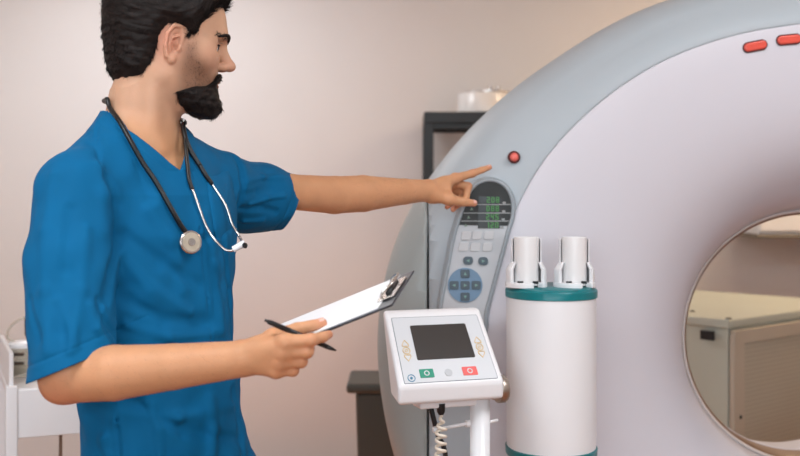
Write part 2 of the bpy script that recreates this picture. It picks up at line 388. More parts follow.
# ------------------------------------------------------------------ background things
# black metal rack behind the scanner
R0 = P(424, 112, 5.55)
rack = empty('storage_rack', (R0.x+.27, 5.72, 0), 0, 'black metal rack behind the scanner with a white drum on its top', 'rack')
for dx in (.024, .516):
    for dy in (5.56, 5.90):
        place(box('post', (R0.x+dx, dy, (R0.z-.004)/2), (.048, .04, R0.z-.004), M_black, bevel=.003), rack)
place(box('top_board', (R0.x+.27, 5.73, R0.z-.028), (.54, .40, .056), M_black, bevel=.004), rack)
for z in (.25, .95): place(box('shelf_board', (R0.x+.27, 5.73, z), (.50, .34, .03), M_black, bevel=.003), rack)
for dy in (5.56, 5.90): place(box('stretcher', (R0.x+.27, dy, R0.z-.07), (.48, .02, .03), M_black, bevel=.002), rack)
DC = Vector((P(484, 100, 5.7).x, 5.7, R0.z))
drum = empty('sterilising_drum', DC, 0, 'white round drum with flat metal lid on the black rack', 'container')
M_drum = mat('white_drum', (232, 228, 224), .3, var=.03, coat=.3)
place(lathe('body', [(.0001, 0), (.132, 0), (.137, .005), (.137, .098), (.133, .103), (.0001, .103)], DC, M_drum), drum)
ld = lathe('lid', [(.0001, .0), (.113, .0), (.118, .003), (.118, .010), (.0001, .012)], DC+Vector((.018, 0, .103)), M_chrome); place(ld, drum)
for dx in (.07, .03): place(lathe('knob', [(.0001, 0), (.006, 0), (.006, .012), (.011, .014), (.011, .026), (.0001, .028)], DC+Vector((dx, -.03, .114)), M_chrome, n=20), ld)
# dark grey bin left of the scanner
BC = P(384, 383, 3.9)
tb = empty('waste_bin', (BC.x, 4.02, 0), 0, 'dark grey lidded bin standing on the floor behind the scanner', 'bin')
M_bin = mat('bin_grey', (70, 68, 62), .5, var=.05)
bm = bmesh.new(); vs = add_box(bm, (BC.x+.005, 4.02, BC.z/2-.015), (.21, .26, BC.z-.03))
for v in vs:
    if v.co.z < .1: v.co.x = BC.x+(v.co.x-BC.x)*.8; v.co.y = 4.02+(v.co.y-4.02)*.8
place(bm_obj('body', bm, M_bin, bevel=.012), tb)
place(box('lid', (BC.x, 4.02, BC.z-.015), (.262, .31, .035), M_bin, bevel=.012, seg=3), tb)
# perforated white cabinet seen through the bore
k0 = P(729, 320, 3.98); kd_ = Vector((.743, .669, 0)); kl = Vector((-.669, .743, 0))
cabz = k0.z
M_cab = mat('cabinet_offwhite', (176, 180, 170), .5, var=.02, vscale=4)
cab = empty('perforated_cabinet', k0+kd_*.5+kl*.7-Vector((0, 0, cabz)), math.atan2(kd_.y, kd_.x), 'off-white metal cabinet with perforated side seen through the scanner bore', 'cabinet')
LK, WK = 1.0, 1.3
def kp(a, b, z): return k0+kd_*a+kl*b+Vector((0, 0, z-cabz))
rotk = Matrix.Rotation(math.atan2(kd_.y, kd_.x), 3, 'Z')
place(box('body', kp(LK/2, WK/2, (cabz-.03)/2), (LK-.02, WK-.02, cabz-.03), M_cab, bevel=.004, rot=rotk), cab)
place(box('top', kp(LK/2, WK/2, cabz-.016), (LK, WK, .032), M_cab, bevel=.006, rot=rotk), cab)
# side frame with the perforated sheet
M_frame = mat('cabinet_frame_beige', (178, 168, 154), .5, var=.02)
for a, z, sx, sz in ((.045, cabz/2-.02, .07, cabz-.07), (LK-.045, cabz/2-.02, .07, cabz-.07), (LK/2, cabz-.065, LK-.03, .05), (LK/2, .08, LK-.03, .1)):
    place(box('frame_rail', kp(a, -.006, z), (sx, .02, sz), M_frame, bevel=.002, rot=rotk), cab)
def perf_mat():
    m = bpy.data.materials.new('perforated_sheet'); m.use_nodes = True; nt = m.node_tree; b = nt.nodes['Principled BSDF']
    tc = nt.nodes.new('ShaderNodeTexCoord'); mp = nt.nodes.new('ShaderNodeMapping'); mp.inputs['Location'].default_value = (0, .5/62, 0); nt.links.new(tc.outputs['Object'], mp.inputs[0])
    br = nt.nodes.new('ShaderNodeTexVoronoi'); br.inputs['Scale'].default_value = 62; br.inputs['Randomness'].default_value = 0
    nt.links.new(mp.outputs[0], br.inputs['Vector'])
    cr = nt.nodes.new('ShaderNodeValToRGB'); nt.links.new(br.outputs['Distance'], cr.inputs[0])
    cr.color_ramp.elements[0].position = .26; cr.color_ramp.elements[0].color = (*lin((128, 122, 108)), 1)
    cr.color_ramp.elements[1].position = .42; cr.color_ramp.elements[1].color = (*lin((172, 166, 152)), 1)
    nt.links.new(cr.outputs[0], b.inputs['Base Color']); b.inputs['Roughness'].default_value = .5
    return m
bm = bmesh.new(); add_box(bm, (0, 0, 0), (LK-.16, .006, cabz-.22)); sh = bm_obj('perforated_sheet', bm, perf_mat())
sh.location = kp(LK/2, -.004, cabz/2+.02); sh.rotation_euler = (0, 0, math.atan2(kd_.y, kd_.x)); place(sh, cab)
place(box('latch', kp(-.006, .085, cabz-.062), (.012, .055, .034), M_black, bevel=.002, rot=rotk), cab)
place(lathe('screw', [(.0001, 0), (.007, 0), (.006, .004), (.0001, .005)], kp(.05, -.016, .62), M_black, axis=-kl, n=16), cab)
place(lathe('screw', [(.0001, 0), (.012, 0), (.010, .004), (.0001, .005)], kp(.03, .02, cabz), M_black, n=16), cab)
for a, b_ in ((.15, .25), (.25, .6), (.2, .9), (.1, .5), (.45, .7), (.05, 1.0)):
    place(lathe('screw', [(.0001, 0), (.010, 0), (.008, .004), (.0001, .005)], kp(a, b_, cabz), M_black, n=16), cab)
# white cupboard on the wall seen at the top of the bore
w0 = P(757, 236, 5.6)
wc = empty('wall_cupboard', (w0.x+.5, 5.8, w0.z), 0, 'white wall cupboard partly visible at the top of the scanner bore', 'cupboard')
place(box('body', (w0.x+.5, 5.79, w0.z+.3), (1.0, .41, .6), M_white, bevel=.004), wc)
for dx in (.25, .75):
    dr = box('door', (w0.x+dx, 5.575, w0.z+.31), (.485, .02, .57), M_white, bevel=.004); place(dr, wc)
    place(box('handle', (w0.x+.5+(-.04 if dx < .5 else .04), 5.558, w0.z+.2), (.012, .02, .12), M_chrome, bevel=.003), dr)
place(box('bottom_board', (w0.x+.5, 5.78, w0.z), (1.02, .43, .02), mat('cupboard_edge', (120, 112, 100), .5, var=.05), bevel=.003), wc)
# white trolley at the left edge
tz = P(20, 392, 2.9).z
TX = P(14, 392, 2.9).x
tr = empty('instrument_trolley', (TX+.2, 3.1, 0), 0, 'white metal trolley at the left edge behind the man', 'trolley')
rt = Matrix.Rotation(math.radians(23), 3, 'Z'); tro = Vector((TX, 2.88, 0))
def tp(a, b, z): return tro+rt @ Vector((a, b, z))
place(box('top_tray', tp(.25, .2, tz), (.52, .4, .02), M_white, bevel=.004, rot=rt), tr)
place(box('front_panel', tp(.25, 0, tz-.055), (.52, .014, .125), M_white, bevel=.003, rot=rt), tr)
place(box('back_panel', tp(.25, .4, tz-.055), (.52, .014, .125), M_white, bevel=.003, rot=rt), tr)
for a in (0, .5):
    for b_ in (.0, .4): place(box('leg', tp(a, b_, .5*(tz+.02)+.03), (.03, .03, tz+.02-.06), M_white, bevel=.004, rot=rt), tr)
for b_ in (.0, .4):
    for a in (0, .5): place(lathe('caster', [(.0001, -.012), (.025, -.012), (.03, -.006), (.03, .006), (.025, .012), (.0001, .012)], tp(a, b_, .03), M_rubber, axis=(1, 0, 0), n=20), tr)
place(box('side_rail', tp(0, .2, tz+.055), (.012, .4, .10), M_white, bevel=.004, rot=rt), tr)
place(box('lower_shelf', tp(.25, .2, .35), (.5, .38, .02), M_white, bevel=.004, rot=rt), tr)
place(box('divider', tp(.125, .02, tz-.3), (.008, .012, .38), mat('divider_brown', (110, 85, 70), .5), bevel=.001, rot=rt), tr)
# clear canister with tubing on the trolley
JC = tp(.045, .22, tz+.0105)
M_clear = mat('clear_plastic', (235, 232, 222), .12, trans=.75, ior=1.3, spec=.4)
M_beige = mat('beige_plastic', (200, 186, 158), .45, var=.05)
jar = empty('suction_canister', JC, 0, 'clear suction canister with coiled tubing on the white trolley', 'canister')
place(lathe('body', [(.0001, 0), (.036, 0), (.038, .004), (.040, .08), (.0375, .08), (.0355, .005), (.0001, .004)], JC, M_clear), jar)
place(lathe('base', [(.0001, .005), (.034, .005), (.034, .03), (.0001, .03)], JC, M_beige), jar)
lid_ = lathe('lid', [(.0001, .08), (.041, .08), (.041, .09), (.03, .097), (.0001, .098)], JC, M_white); place(lid_, jar)
for dz in (.04, .065): place(box('strap', JC+Vector((0, -.041, dz)), (.034, .006, .008), mat('strap_brown', (60, 46, 40), .5), bevel=.002), jar)
tpts = catmull([JC+Vector(v) for v in ((-.02, -.01, .095), (-.03, -.04, .115), (-.01, -.05, .15), (.03, -.05, .165), (.052, -.05, .12), (.05, -.05, .07), (.035, -.06, .02), (.01, -.07, .010))], 8)
place(tube('tubing', tpts, .004, M_clear), jar)
cnp = JC+Vector((.030, -.035, .100))
place(lathe('connector', [(.0001, -.012), (.008, -.012), (.013, 0), (.013, .045), (.008, .055), (.0001, .056)], cnp+Vector((0, 0, .02)), M_black, n=20), jar)
place(tube('hose', catmull([cnp+Vector((0, 0, .01)), cnp+Vector((0, .005, -.01)), JC+Vector((.03, 0, .096))], 6), .005, M_black), jar)

# ceiling lamps (above the frame); the warm rear one is added for its light
for i, (x, y) in enumerate(LAMPS):
    cl = empty('ceiling_light', (x, y, 2.9), 0, 'rectangular white ceiling light panel assumed above the room, out of the picture', 'ceiling light', 'ceiling lights')
    bm = bmesh.new()
    for dx, dy, sx, sy in ((-.59, 0, .04, .66), (.59, 0, .04, .66), (0, -.31, 1.14, .04), (0, .31, 1.14, .04)): add_box(bm, (x+dx, y+dy, 2.875), (sx, sy, .05))
    place(bm_obj('lamp_frame', bm, M_trim), cl)

# ------------------------------------------------------------------ injector console on its pole
th_ = math.radians(19.5); W_ = Vector((math.cos(th_), math.sin(th_), 0)); B_ = Vector((-math.sin(th_), math.cos(th_), 0)); U_ = Vector((0, 0, 1))
c0 = P(398, 408, 2.25); CW = .236
def cp(a, b, z): return c0+W_*a+B_*b+U_*z
con = empty('injector_console', Vector((P(480, 430, 2.36).x, 2.36, 0)), 0, 'white tilted console with a small dark screen on a thin white pole', 'control console')
pr = [(.000, .004), (-.004, .042), (.106, .178), (.112, .184), (.136, .184), (.140, .176), (.120, .004)]
bm = bmesh.new(); INS = .007                     # the face narrows a little towards the top
va = [bm.verts.new(cp(INS*max(0, (z-.042)/.142)+.22*max(0, b-.75*max(0, z-.04)), b, z)) for b, z in pr]; vb = [bm.verts.new(cp(CW-INS*max(0, (z-.042)/.142), b, z)) for b, z in pr]
bm.faces.new(va); bm.faces.new(vb[::-1])
for i in range(len(pr)): bm.faces.new((va[i], vb[i], vb[(i+1) % len(pr)], va[(i+1) % len(pr)]))
hs = bm_obj('housing', bm, M_white, bevel=.009, seg=4); place(hs, con)
# face frame: origin at lower left of the sloped face
f0 = cp(0, -.004, .042); fu = (cp(0, .106, .178)-f0); FL = fu.length; fu = fu.normalized(); fn = W_.cross(fu).normalized()
def fp(a, b, h=0): return f0+W_*(CW/2+(a-CW/2)*(1-2*INS/CW*b/FL))+fu*b+fn*h            # a across, b up the face, h out of it
def fflat(name, rect, m, parent, h0, th, bevel=0, r=0):
    x0, y0, x1, y1 = rect
    pts = [(x0, y0), (x1, y0), (x1, y1), (x0, y1)]
    if r:
        pts = []
        for cx, cy, a0 in ((x1-r, y1-r, 0), (x0+r, y1-r, 90), (x0+r, y0+r, 180), (x1-r, y0+r, 270)):
            for a in (0, 22, 45, 67, 90): t = math.radians(a0+a); pts.append((cx+r*math.cos(t), cy+r*math.sin(t)))
    return place(prism(name, [fp(a, b, h0) for a, b in pts], fn*th, m, bevel=bevel), parent)
def fdisc(name, cx, cy, r, m, parent, h0, th, r_in=0, n=28):
    if not r_in: return place(prism(name, [fp(cx+r*math.cos(2*PI*k/n), cy+r*math.sin(2*PI*k/n), h0) for k in range(n)], fn*th, m), parent)
    bm = bmesh.new(); q = []
    for rr, hh in ((r, h0), (r, h0+th), (r_in, h0+th), (r_in, h0)): q.append([bm.verts.new(fp(cx+rr*math.cos(2*PI*k/n), cy+rr*math.sin(2*PI*k/n), hh)) for k in range(n)])
    for i in range(4):
        a, b = q[i], q[(i+1) % 4]
        for k in range(n): bm.faces.new((a[k], a[(k+1) % n], b[(k+1) % n], b[k]))
    return place(bm_obj(name, bm, m), parent)
M_line = mat('membrane_edge', (120, 128, 138), .5)
M_memb = mat('membrane_grey', (208, 210, 214), .35, var=.01)
ml = fflat('membrane_border', (.0135, .007, CW-.0135, FL-.009), M_line, con, -.002, .0026, r=.003)
mb = fflat('membrane', (.0147, .0082, CW-.0147, FL-.0102), M_memb, con, -.001, .0021, r=.002)
fflat('screen', (.053, .060, CW-.050, FL-.031), mat('screen_dark', (58, 54, 52), .22, var=.03), con, .0, .0022, r=.003)
g = fflat('start_button', (.051, .018, .082, .038), mat('green_button', (22, 140, 112), .35), con, .0, .0024, r=.0015)
fdisc('button_mark', .0665, .028, .0060, M_memb, g, .002, .0008, r_in=.004)
g = fflat('stop_button', (.147, .018, .180, .038), mat('red_button', (226, 96, 92), .35), con, .0, .0024, r=.0015)
fdisc('button_mark', .1635, .028, .0060, M_memb, g, .002, .0008, r_in=.004)
fdisc('standby_button', .115, .027, .0085, mat('grey_button', (186, 188, 192), .4), con, .0, .0022)
g = fdisc('power_button', .031, .019, .0085, mat('blue_mark', (70, 130, 160), .4), con, .0, .0022, r_in=.0070); fdisc('power_dot', .031, .019, .003, MATS['blue_mark'], con, .0, .0022)
M_gold = mat('amber_mark', (214, 176, 96), .4)
for cx in (.033, CW-.033):
    k = fdisc('amber_key', cx, .084, .0085, M_gold, con, .0, .0022, r_in=.0072)
    fdisc('amber_dot', cx, .084, .0035, M_gold, k, .0, .0022, r_in=.0025)
    for sgn in (1, -1):
        tri = [(-.0085, .010), (.0085, .010), (.0085, .015), (0, .026), (-.0085, .015)]; inn = [(-.0072, .0112), (.0072, .0112), (.0072, .0146), (0, .0243), (-.0072, .0146)]
        bm = bmesh.new(); q = [[bm.verts.new(fp(cx+a*.9, .084+sgn*b, h)) for a, b in pl] for pl, h in ((tri, 0), (tri, .0022), (inn, .0022), (inn, 0))]
        for i in range(4):
            for j in range(5): bm.faces.new((q[i][j], q[i][(j+1) % 5], q[(i+1) % 4][(j+1) % 5], q[(i+1) % 4][j]))
        place(bm_obj('arrow_key', bm, M_gold), con)
kc = cp(CW, .050, .016)
place(lathe('tilt_knob', [(.0001, -.004), (.022, -.004), (.022, .006), (.029, .006), (.030, .009), (.030, .021), (.027, .025), (.0001, .026)], kc, mat('knob_steel', (178, 168, 158), .38, 1, var=.06, vscale=60), axis=W_), con)
place(box('mount_bracket', cp(.125, .055, -.004), (.13, .05, .018), M_white, bevel=.004, rot=Matrix.Rotation(th_, 3, 'Z')), con)
PX = P(480, 430, 2.36)
pole = cyl('pole', (PX.x, 2.36, .1), (PX.x, 2.36, c0.z+.01), .0212, M_white, n=40); place(pole, con)
hz_ = P(470, 423, 2.36).z
hb = tube('handle_bar', [Vector((PX.x-.095, 2.335, hz_-.009)), Vector((PX.x-.02, 2.36, hz_)), Vector((PX.x+.02, 2.36, hz_+.002)), Vector((PX.x+.038, 2.366, hz_+.005))], .0035, M_white); place(hb, con)
place(lathe('bar_collar', [(.0001, 0), (.008, 0), (.008, .01), (.0001, .01)], Vector((PX.x-.03, 2.357, hz_-.001)), M_white, axis=(1, .3, .05), n=20), con)
place(lathe('bar_knob', [(.0001, -.004), (.006, -.004), (.008, 0), (.006, .006), (.0001, .007)], Vector((PX.x-.095, 2.335, hz_-.009)), M_white, axis=(-1, -.3, 0), n=20), con)
# plug, coiled lead and black cable
pc_ = P(441, 409, 2.32)
place(lathe('plug', [(.0001, 0), (.0095, 0), (.0085, -.018), (.005, -.024), (.0001, -.024)], pc_+Vector((0, 0, .012)), M_black, n=20), con)
hp = []
for i in range(0, 16*34):
    t = i/16; f_ = min(1, t/2); c_ = pc_+Vector((.002-.012*min(1, t/34)-.001, 0, -.012-t*.0152-.00)); a = 2*PI*t
    hp.append(c_+Vector((math.cos(a)*.0098*f_, math.sin(a)*.0098*f_, 0)))
place(tube('coiled_lead', hp, .0034, mat('ivory_lead', (226, 214, 198), .4), n=8), con)
place(tube('power_cable', catmull([P(431, 404, 2.34), P(432, 412, 2.34), P(438, 435, 2.34), P(446, 460, 2.34), P(452, 560, 2.34), Vector((PX.x-.03, 2.33, .12))], 8), .0055, M_rubber), con)
def caster_base(par, cx, cy, r, nleg, a0=0):
    for k in range(nleg):
        a = a0+2*PI*k/nleg; e = Vector((cx+r*math.cos(a), cy+r*math.sin(a), .085))
        lg = prism('foot', [Vector((cx, cy, .13))+Vector((-math.sin(a), math.cos(a), 0))*s for s in (-.025, .025)]+[e+Vector((-math.sin(a), math.cos(a), 0))*s for s in (.018, -.018)], (0, 0, -.03), M_white, bevel=.006); place(lg, par)
        place(lathe('caster', [(.0001, -.012), (.024, -.012), (.029, -.006), (.029, .006), (.024, .012), (.0001, .012)], (e.x, e.y, .029), M_rubber, axis=(-math.sin(a), math.cos(a), 0), n=20), par)
caster_base(con, PX.x, 2.36, .15, 4, -.3)

# ------------------------------------------------------------------ contrast injector head
IY = 2.565; ic = P(551, 300, IY)
inj = empty('contrast_injector', (ic.x, IY, 0), 0, 'upright white injector body with teal rims and two syringe holders', 'medical injector')
HW, HD = .1025, .118
def isec(hw, hd, n=64, e=2.15):
    out = []
    for k in range(n):
        t = 2*PI*k/n; c, s_ = math.cos(t), math.sin(t); out.append((hw*abs(c)**(2/e)*(1 if c > 0 else -1), hd*abs(s_)**(2/e)*(1 if s_ > 0 else -1)))
    return out
def iloft(name, levels, m, par):
    bm = bmesh.new(); vs = [[bm.verts.new((ic.x+x, IY+y, z)) for x, y in isec(hw, hd)] for hw, hd, z in levels]; n = 64
    for a, b in zip(vs, vs[1:]):
        for k in range(n): bm.faces.new((a[k], a[(k+1) % n], b[(k+1) % n], b[k]))
    bm.faces.new(vs[0][::-1]); bm.faces.new(vs[-1]); o = bm_obj(name, bm, m, smooth=True)
    e = o.modifiers.new('es', 'EDGE_SPLIT'); e.split_angle = math.radians(40); return place(o, par)
zt = P(551, 294, 2.48).z; zb = P(551, 455, 2.48).z
iloft('housing', [(HW-.006, HD-.006, zb+.0), (HW-.001, HD-.001, zb+.004), (HW, HD, zb+.02), (HW, HD, zt-.012)], M_white, inj)
iloft('teal_rim', [(HW-.001, HD-.001, zt-.014), (HW+.0025, HD+.0025, zt-.0125), (HW+.0025, HD+.0025, zt+.003), (HW, HD, zt+.006), (HW-.008, HD-.008, zt+.007)], M_teal, inj)
iloft('teal_rim', [(HW-.008, HD-.008, zb-.018), (HW+.0015, HD+.0015, zb-.014), (HW+.0025, HD+.0025, zb+.002), (HW-.001, HD-.001, zb+.004)], M_teal, inj)
iloft('top_cap', [(HW-.004, HD-.004, zt+.006), (HW-.005, HD-.005, zt+.009), (HW-.012, HD-.012, zt+.012)], M_teal, inj)
for px0 in (526.5, 574.5):
    hx = P(px0, 260, 2.53).x; hy = IY-.030; zz = zt+.011
    base = Vector((hx, hy, zz))
    h = empty('syringe_holder', base); place(h, inj)
    hgt = P(500, 237, 2.53).z-zz
    # flared foot: a three-quarter collar, open at the front right
    def shell(name, r0, r1, z0, z1, a0, a1, m, rr2=None, n=40):
        bm = bmesh.new(); q = []
        rr2 = rr2 or (r0, r1)
        for k in range(n+1):
            a = math.radians(a0+(a1-a0)*k/n)
            q.append([bm.verts.new(base+Vector((r*math.cos(a), r*math.sin(a), z))) for r, z in ((r0, z0), (r1, z0), (rr2[1], z1), (rr2[0], z1))])
        for a, b in zip(q, q[1:]):
            for j in range(4): bm.faces.new((a[j], a[(j+1) % 4], b[(j+1) % 4], b[j]))
        bm.faces.new(q[0]); bm.faces.new(q[-1][::-1]); o = bm_obj(name, bm, m, bevel=.0015, seg=2); return place(o, h)
    shell('foot_collar', .030, .048, 0, .012, -40, 285, M_white)
    shell('foot_wall', .037, .046, .010, .040, -35, 215, M_white)
    shell('foot_shoulder', .037, .046, .040, .058, -35, 215, M_white, (.030, .035))
    shell('barrel_sleeve', .0262, .0288, .004, hgt, 0, 360, mat('sleeve_white', (226, 224, 224), .28, var=.01, coat=.4))
    shell('back_shell', .0315, .0345, .045, hgt-.004, -12, 192, M_white)
    for s_ in (-1, 1): place(box('slot', base+Vector((s_*.017, -.0335, .013)), (.013, .004, .006), M_dark, bevel=.001), h)
ip = cyl('pole', (ic.x, IY, .1), (ic.x, IY, zb-.015), .028, M_white, n=40); place(ip, inj)
caster_base(inj, ic.x, IY, .13, 4, .9)

# ------------------------------------------------------------------ implicit modelling for the figure
class Prim:
    # kind 'cone': a, b, ra, rb; 'ell': centre, rotation rows, radii.  mode +1 union, -1 subtract; k blend width
    def __init__(s, kind, k, mode, **a): s.kind, s.k, s.mode, s.a = kind, k, mode, a
    def d(s, p):
        a = s.a
        if s.kind == 'cone':
            A, B = a['a'], a['b']; ba = B-A; l2 = max(float(ba @ ba), 1e-12); pa = p-A
            t = np.clip(pa @ ba/l2, 0, 1); q = pa-t[:, None]*ba
            return np.sqrt(np.einsum('ij,ij->i', q, q))-(a['ra']+(a['rb']-a['ra'])*t)
        if s.kind == 'ell':
            q = (p-a['c']) @ a['R'].T; r = a['r']
            k0 = np.sqrt((((q/r)**2).sum(1)))+1e-9; k1 = np.sqrt((((q/r**2)**2).sum(1)))+1e-9
            return np.where(k0 < .2, -r.min()*.9, k0*(k0-1)/k1)
        return s.a['f'](p)
def cone(a, b, ra, rb=None, k=.01, mode=1): return Prim('cone', k, mode, a=np.array(a, float), b=np.array(b, float), ra=ra, rb=ra if rb is None else rb)
def ell(c, r, R=np.eye(3), k=.01, mode=1): return Prim('ell', k, mode, c=np.array(c, float), r=np.array(r, float), R=np.array(R, float))
def fun(f, k=.01, mode=1): return Prim('fun', k, mode, f=f)
def combine(prims, p, ids=None):
    d = np.full(len(p), 1e3)
    for i in (range(len(prims)) if ids is None else ids):
        q = prims[i]; e = q.d(p); k = q.k
        if q.mode == 1:
            h = np.maximum(k-np.abs(d-e), 0)/k; d = np.minimum(d, e)-h*h*k*.25
        else:
            e = -e; h = np.maximum(k-np.abs(d-e), 0)/k; d = np.maximum(d, e)+h*h*k*.25
    return d
class Shape:
    def __init__(s, prims, post=None): s.prims, s.post = prims, post
    def __call__(s, p, ids=None):
        d = combine(s.prims, p, ids)
        return s.post(p, d) if s.post else d
def mesh_sdf(name, shape, lo, hi, vox, m=None, parent=None, NB=16, reach=.012):
    lo = np.array(lo, float); hi = np.array(hi, float)
    nb = np.ceil((hi-lo)/(vox*NB)).astype(int)
    I = np.stack(np.meshgrid(*[np.arange(n) for n in nb], indexing='ij'), -1).reshape(-1, 3)
    cen = lo+(I+.5)*NB*vox; half = NB*vox*math.sqrt(3)/2
    dc = np.stack([q.d(cen) for q in shape.prims], 1)
    dd = shape(cen)
    grid = vdb.FloatGrid(1.0); BG = 1.0
    loc = (np.stack(np.meshgrid(*[np.arange(NB)]*3, indexing='ij'), -1).reshape(-1, 3)+.5)*vox
    for b in range(len(I)):
        if dd[b] > half*1.3+reach: continue
        i0 = tuple(int(v) for v in I[b]*NB)
        if dd[b] < -(half*1.3+reach):
            grid.fill(i0, tuple(v+NB-1 for v in i0), -BG, True); continue
        ids = [j for j in range(len(shape.prims)) if (dc[b, j] < half*1.25+.05+shape.prims[j].k)]
        p = lo+I[b]*NB*vox+loc
        v = shape(p, ids) if ids else np.full(len(p), BG)
        grid.copyFromArray(v.reshape(NB, NB, NB).astype(np.float32), ijk=i0)
    pts, quads = grid.convertToQuads(0.0)
    pts = lo+(np.asarray(pts, float)+.5)*vox
    me = bpy.data.meshes.new(name); me.from_pydata(pts.tolist(), [], np.asarray(quads)[:, ::-1].tolist()); me.validate(); me.update()
    bm = bmesh.new(); bm.from_mesh(me)
    # drop crumbs and make the normals face outwards
    seen = set(); comps = []
    for v in bm.verts:
        if v in seen: continue
        st = [v]; seen.add(v); c = []
        while st:
            u = st.pop(); c.append(u)
            for e_ in u.link_edges:
                o_ = e_.other_vert(u)
                if o_ not in seen: seen.add(o_); st.append(o_)
        comps.append(c)
    big = max(len(c) for c in comps)
    dead = [v for c in comps if len(c) < big*.02 for v in c]
    if dead: bmesh.ops.delete(bm, geom=dead, context='VERTS')
    bmesh.ops.recalc_face_normals(bm, faces=bm.faces)
    bm.to_mesh(me); bm.free()
    return link(name, me, m, parent)
def relax(o, n=3, f=.5):
    me = o.data; N = len(me.vertices); co = np.empty(N*3); me.vertices.foreach_get('co', co); co = co.reshape(-1, 3)
    E_ = np.empty(len(me.edges)*2, int); me.edges.foreach_get('vertices', E_); E_ = E_.reshape(-1, 2)
    cnt = np.bincount(E_.ravel(), minlength=N)[:, None]
    for it in range(n):
        for s_ in (f, -f*1.04):
            acc = np.zeros_like(co)
            for ax in range(3):
                acc[:, ax] = np.bincount(E_[:, 0], co[E_[:, 1], ax], N)+np.bincount(E_[:, 1], co[E_[:, 0], ax], N)
            co = co+s_*(acc/np.maximum(cnt, 1)-co)
    me.vertices.foreach_set('co', co.ravel()); me.update()
NW = [(rng.normal(size=3), rng.uniform(0, 6.28)) for _ in range(24)]
def wav(p, sc_, n=8, o=0):                     # smooth pseudo-noise in about -1..1
    out = np.zeros(len(p))
    for dvec, ph in NW[o:o+n]: out += np.sin(p @ (dvec*sc_)+ph)
    return out/math.sqrt(n)*.8
def sstep(a, b, x): t = np.clip((x-a)/(b-a), 0, 1); return t*t*(3-2*t)
A_ = lambda *v: np.array(v, float)

VOX = .0020
# ---- pose
SL = A_(.643, .766, 0); SF = A_(.766, -.643, 0)                 # towards his left, towards his front
SHR, SHL = Pn(77, 190, 1.875), Pn(222, 187, 2.19)
ELR, WRR = Pn(66, 379, 1.76), Pn(241, 359, 1.70)
ELL, WRL = Pn(334, 195, 2.42), Pn(426, 190.5, 2.60)
zs_ = np.array([.60, .85, .95, 1.05, 1.15, 1.25, 1.35, 1.42, 1.48, 1.53, 1.57, 1.62])
w_ = np.array([.178, .174, .163, .152, .147, .156, .166, .166, .140, .09, .055, .05])
f_ = np.array([.107, .108, .106, .100, .098, .106, .113, .106, .080, .056, .045, .04])
b_ = np.array([.115, .118, .106, .094, .098, .108, .115, .113, .098, .080, .062, .05])
cx_ = np.array([-.408, -.410, -.412, -.422, -.434, -.446, -.452, -.457, -.465, -.475, -.480, -.480])
cy_ = np.array([1.97, 1.975, 1.98, 1.985, 1.995, 2.01, 2.02, 2.025, 2.03, 2.035, 2.035, 2.035])
def torso(grow):
    def f(p):
        z = p[:, 2]
        W, Fr, Bk = np.interp(z, zs_, w_)+grow, np.interp(z, zs_, f_)+grow, np.interp(z, zs_, b_)+grow
        q = p[:, :2]-np.stack([np.interp(z, zs_, cx_), np.interp(z, zs_, cy_)], 1)
        s_ = q @ SL[:2]; fr = q @ SF[:2]
        D_ = np.where(fr > 0, Fr, Bk)
        e = 2.3
        rho = (np.abs(s_/W)**e+np.abs(fr/D_)**e)**(1/e)
        d = (rho-1)*np.minimum(W, D_)*.95
        return np.maximum(d, np.maximum(z-1.60, .62-z))
    return fun(f, .03)
# head frame
yaw, pit = math.radians(13), math.radians(7)
HF = A_(math.cos(yaw)*math.cos(pit), math.sin(yaw)*math.cos(pit), -math.sin(pit))
HL = A_(-math.sin(yaw), math.cos(yaw), 0); HU = np.cross(HF, HL)
HC = Pn(168.5, 47, 2.05); HR = np.stack([HF, HL, HU])            # world -> head rows
def hw(x, y, z): return HC+HF*x+HL*y+HU*z
def hl(p): return (p-HC) @ HR.T
def rotR(ax, deg):                                              # head frame turned about one of its axes
    return np.array(Matrix.Rotation(math.radians(deg), 3, ax)) @ HR
head = [ell(hw(-.012, 0, .042), (.098, .077, .088), HR, .02),
        ell(hw(.033, 0, .045), (.066, .066, .072), HR, .03),
        ell(hw(.028, 0, -.030), (.062, .060, .078), HR, .03),
        ell(hw(-.045, 0, -.005), (.055, .058, .055), HR, .03)]
for s_ in (-1, 1):
    head += [cone(hw(.002, s_*.043, -.056), hw(.066, s_*.018, -.096), .016, .015, .03),
             cone(hw(.004, s_*.047, -.048), hw(.006, s_*.052, -.01), .012, .012, .03),
             ell(hw(.058, s_*.041, -.012), (.022, .018, .018), HR, .04)]
head += [ell(hw(.078, 0, -.100), (.017, .020, .016), HR, .02),
         cone(hw(.089, -.026, .030), hw(.089, .026, .030), .0125, .0125, .02),
         ell(hw(.074, 0, -.055), (.022, .030, .026), HR, .02)]
for s_ in (-1, 1): head.append(ell(hw(.094, s_*.033, .010), (.013, .016, .011), HR, .014, -1))
for s_ in (-1, 1): head += [ell(hw(.0765, s_*.032, .009), (.0125, .015, .0115), HR, .004), cone(hw(.083, s_*.018, .017), hw(.080, s_*.044, .016), .004, .0035, .006)]
head += [cone(hw(.088, 0, .024), hw(.112, 0, -.016), .0085, .0095, .012), ell(hw(.114, 0, -.020), (.0125, .0115, .0095), HR, .008)]
for s_ in (-1, 1): head.append(ell(hw(.102, s_*.0115, -.024), (.0105, .0075, .0075), HR, .006))
for s_ in (-1, 1): head.append(ell(hw(.106, s_*.007, -.0315), (.005, .0035, .003), HR, .003, -1))
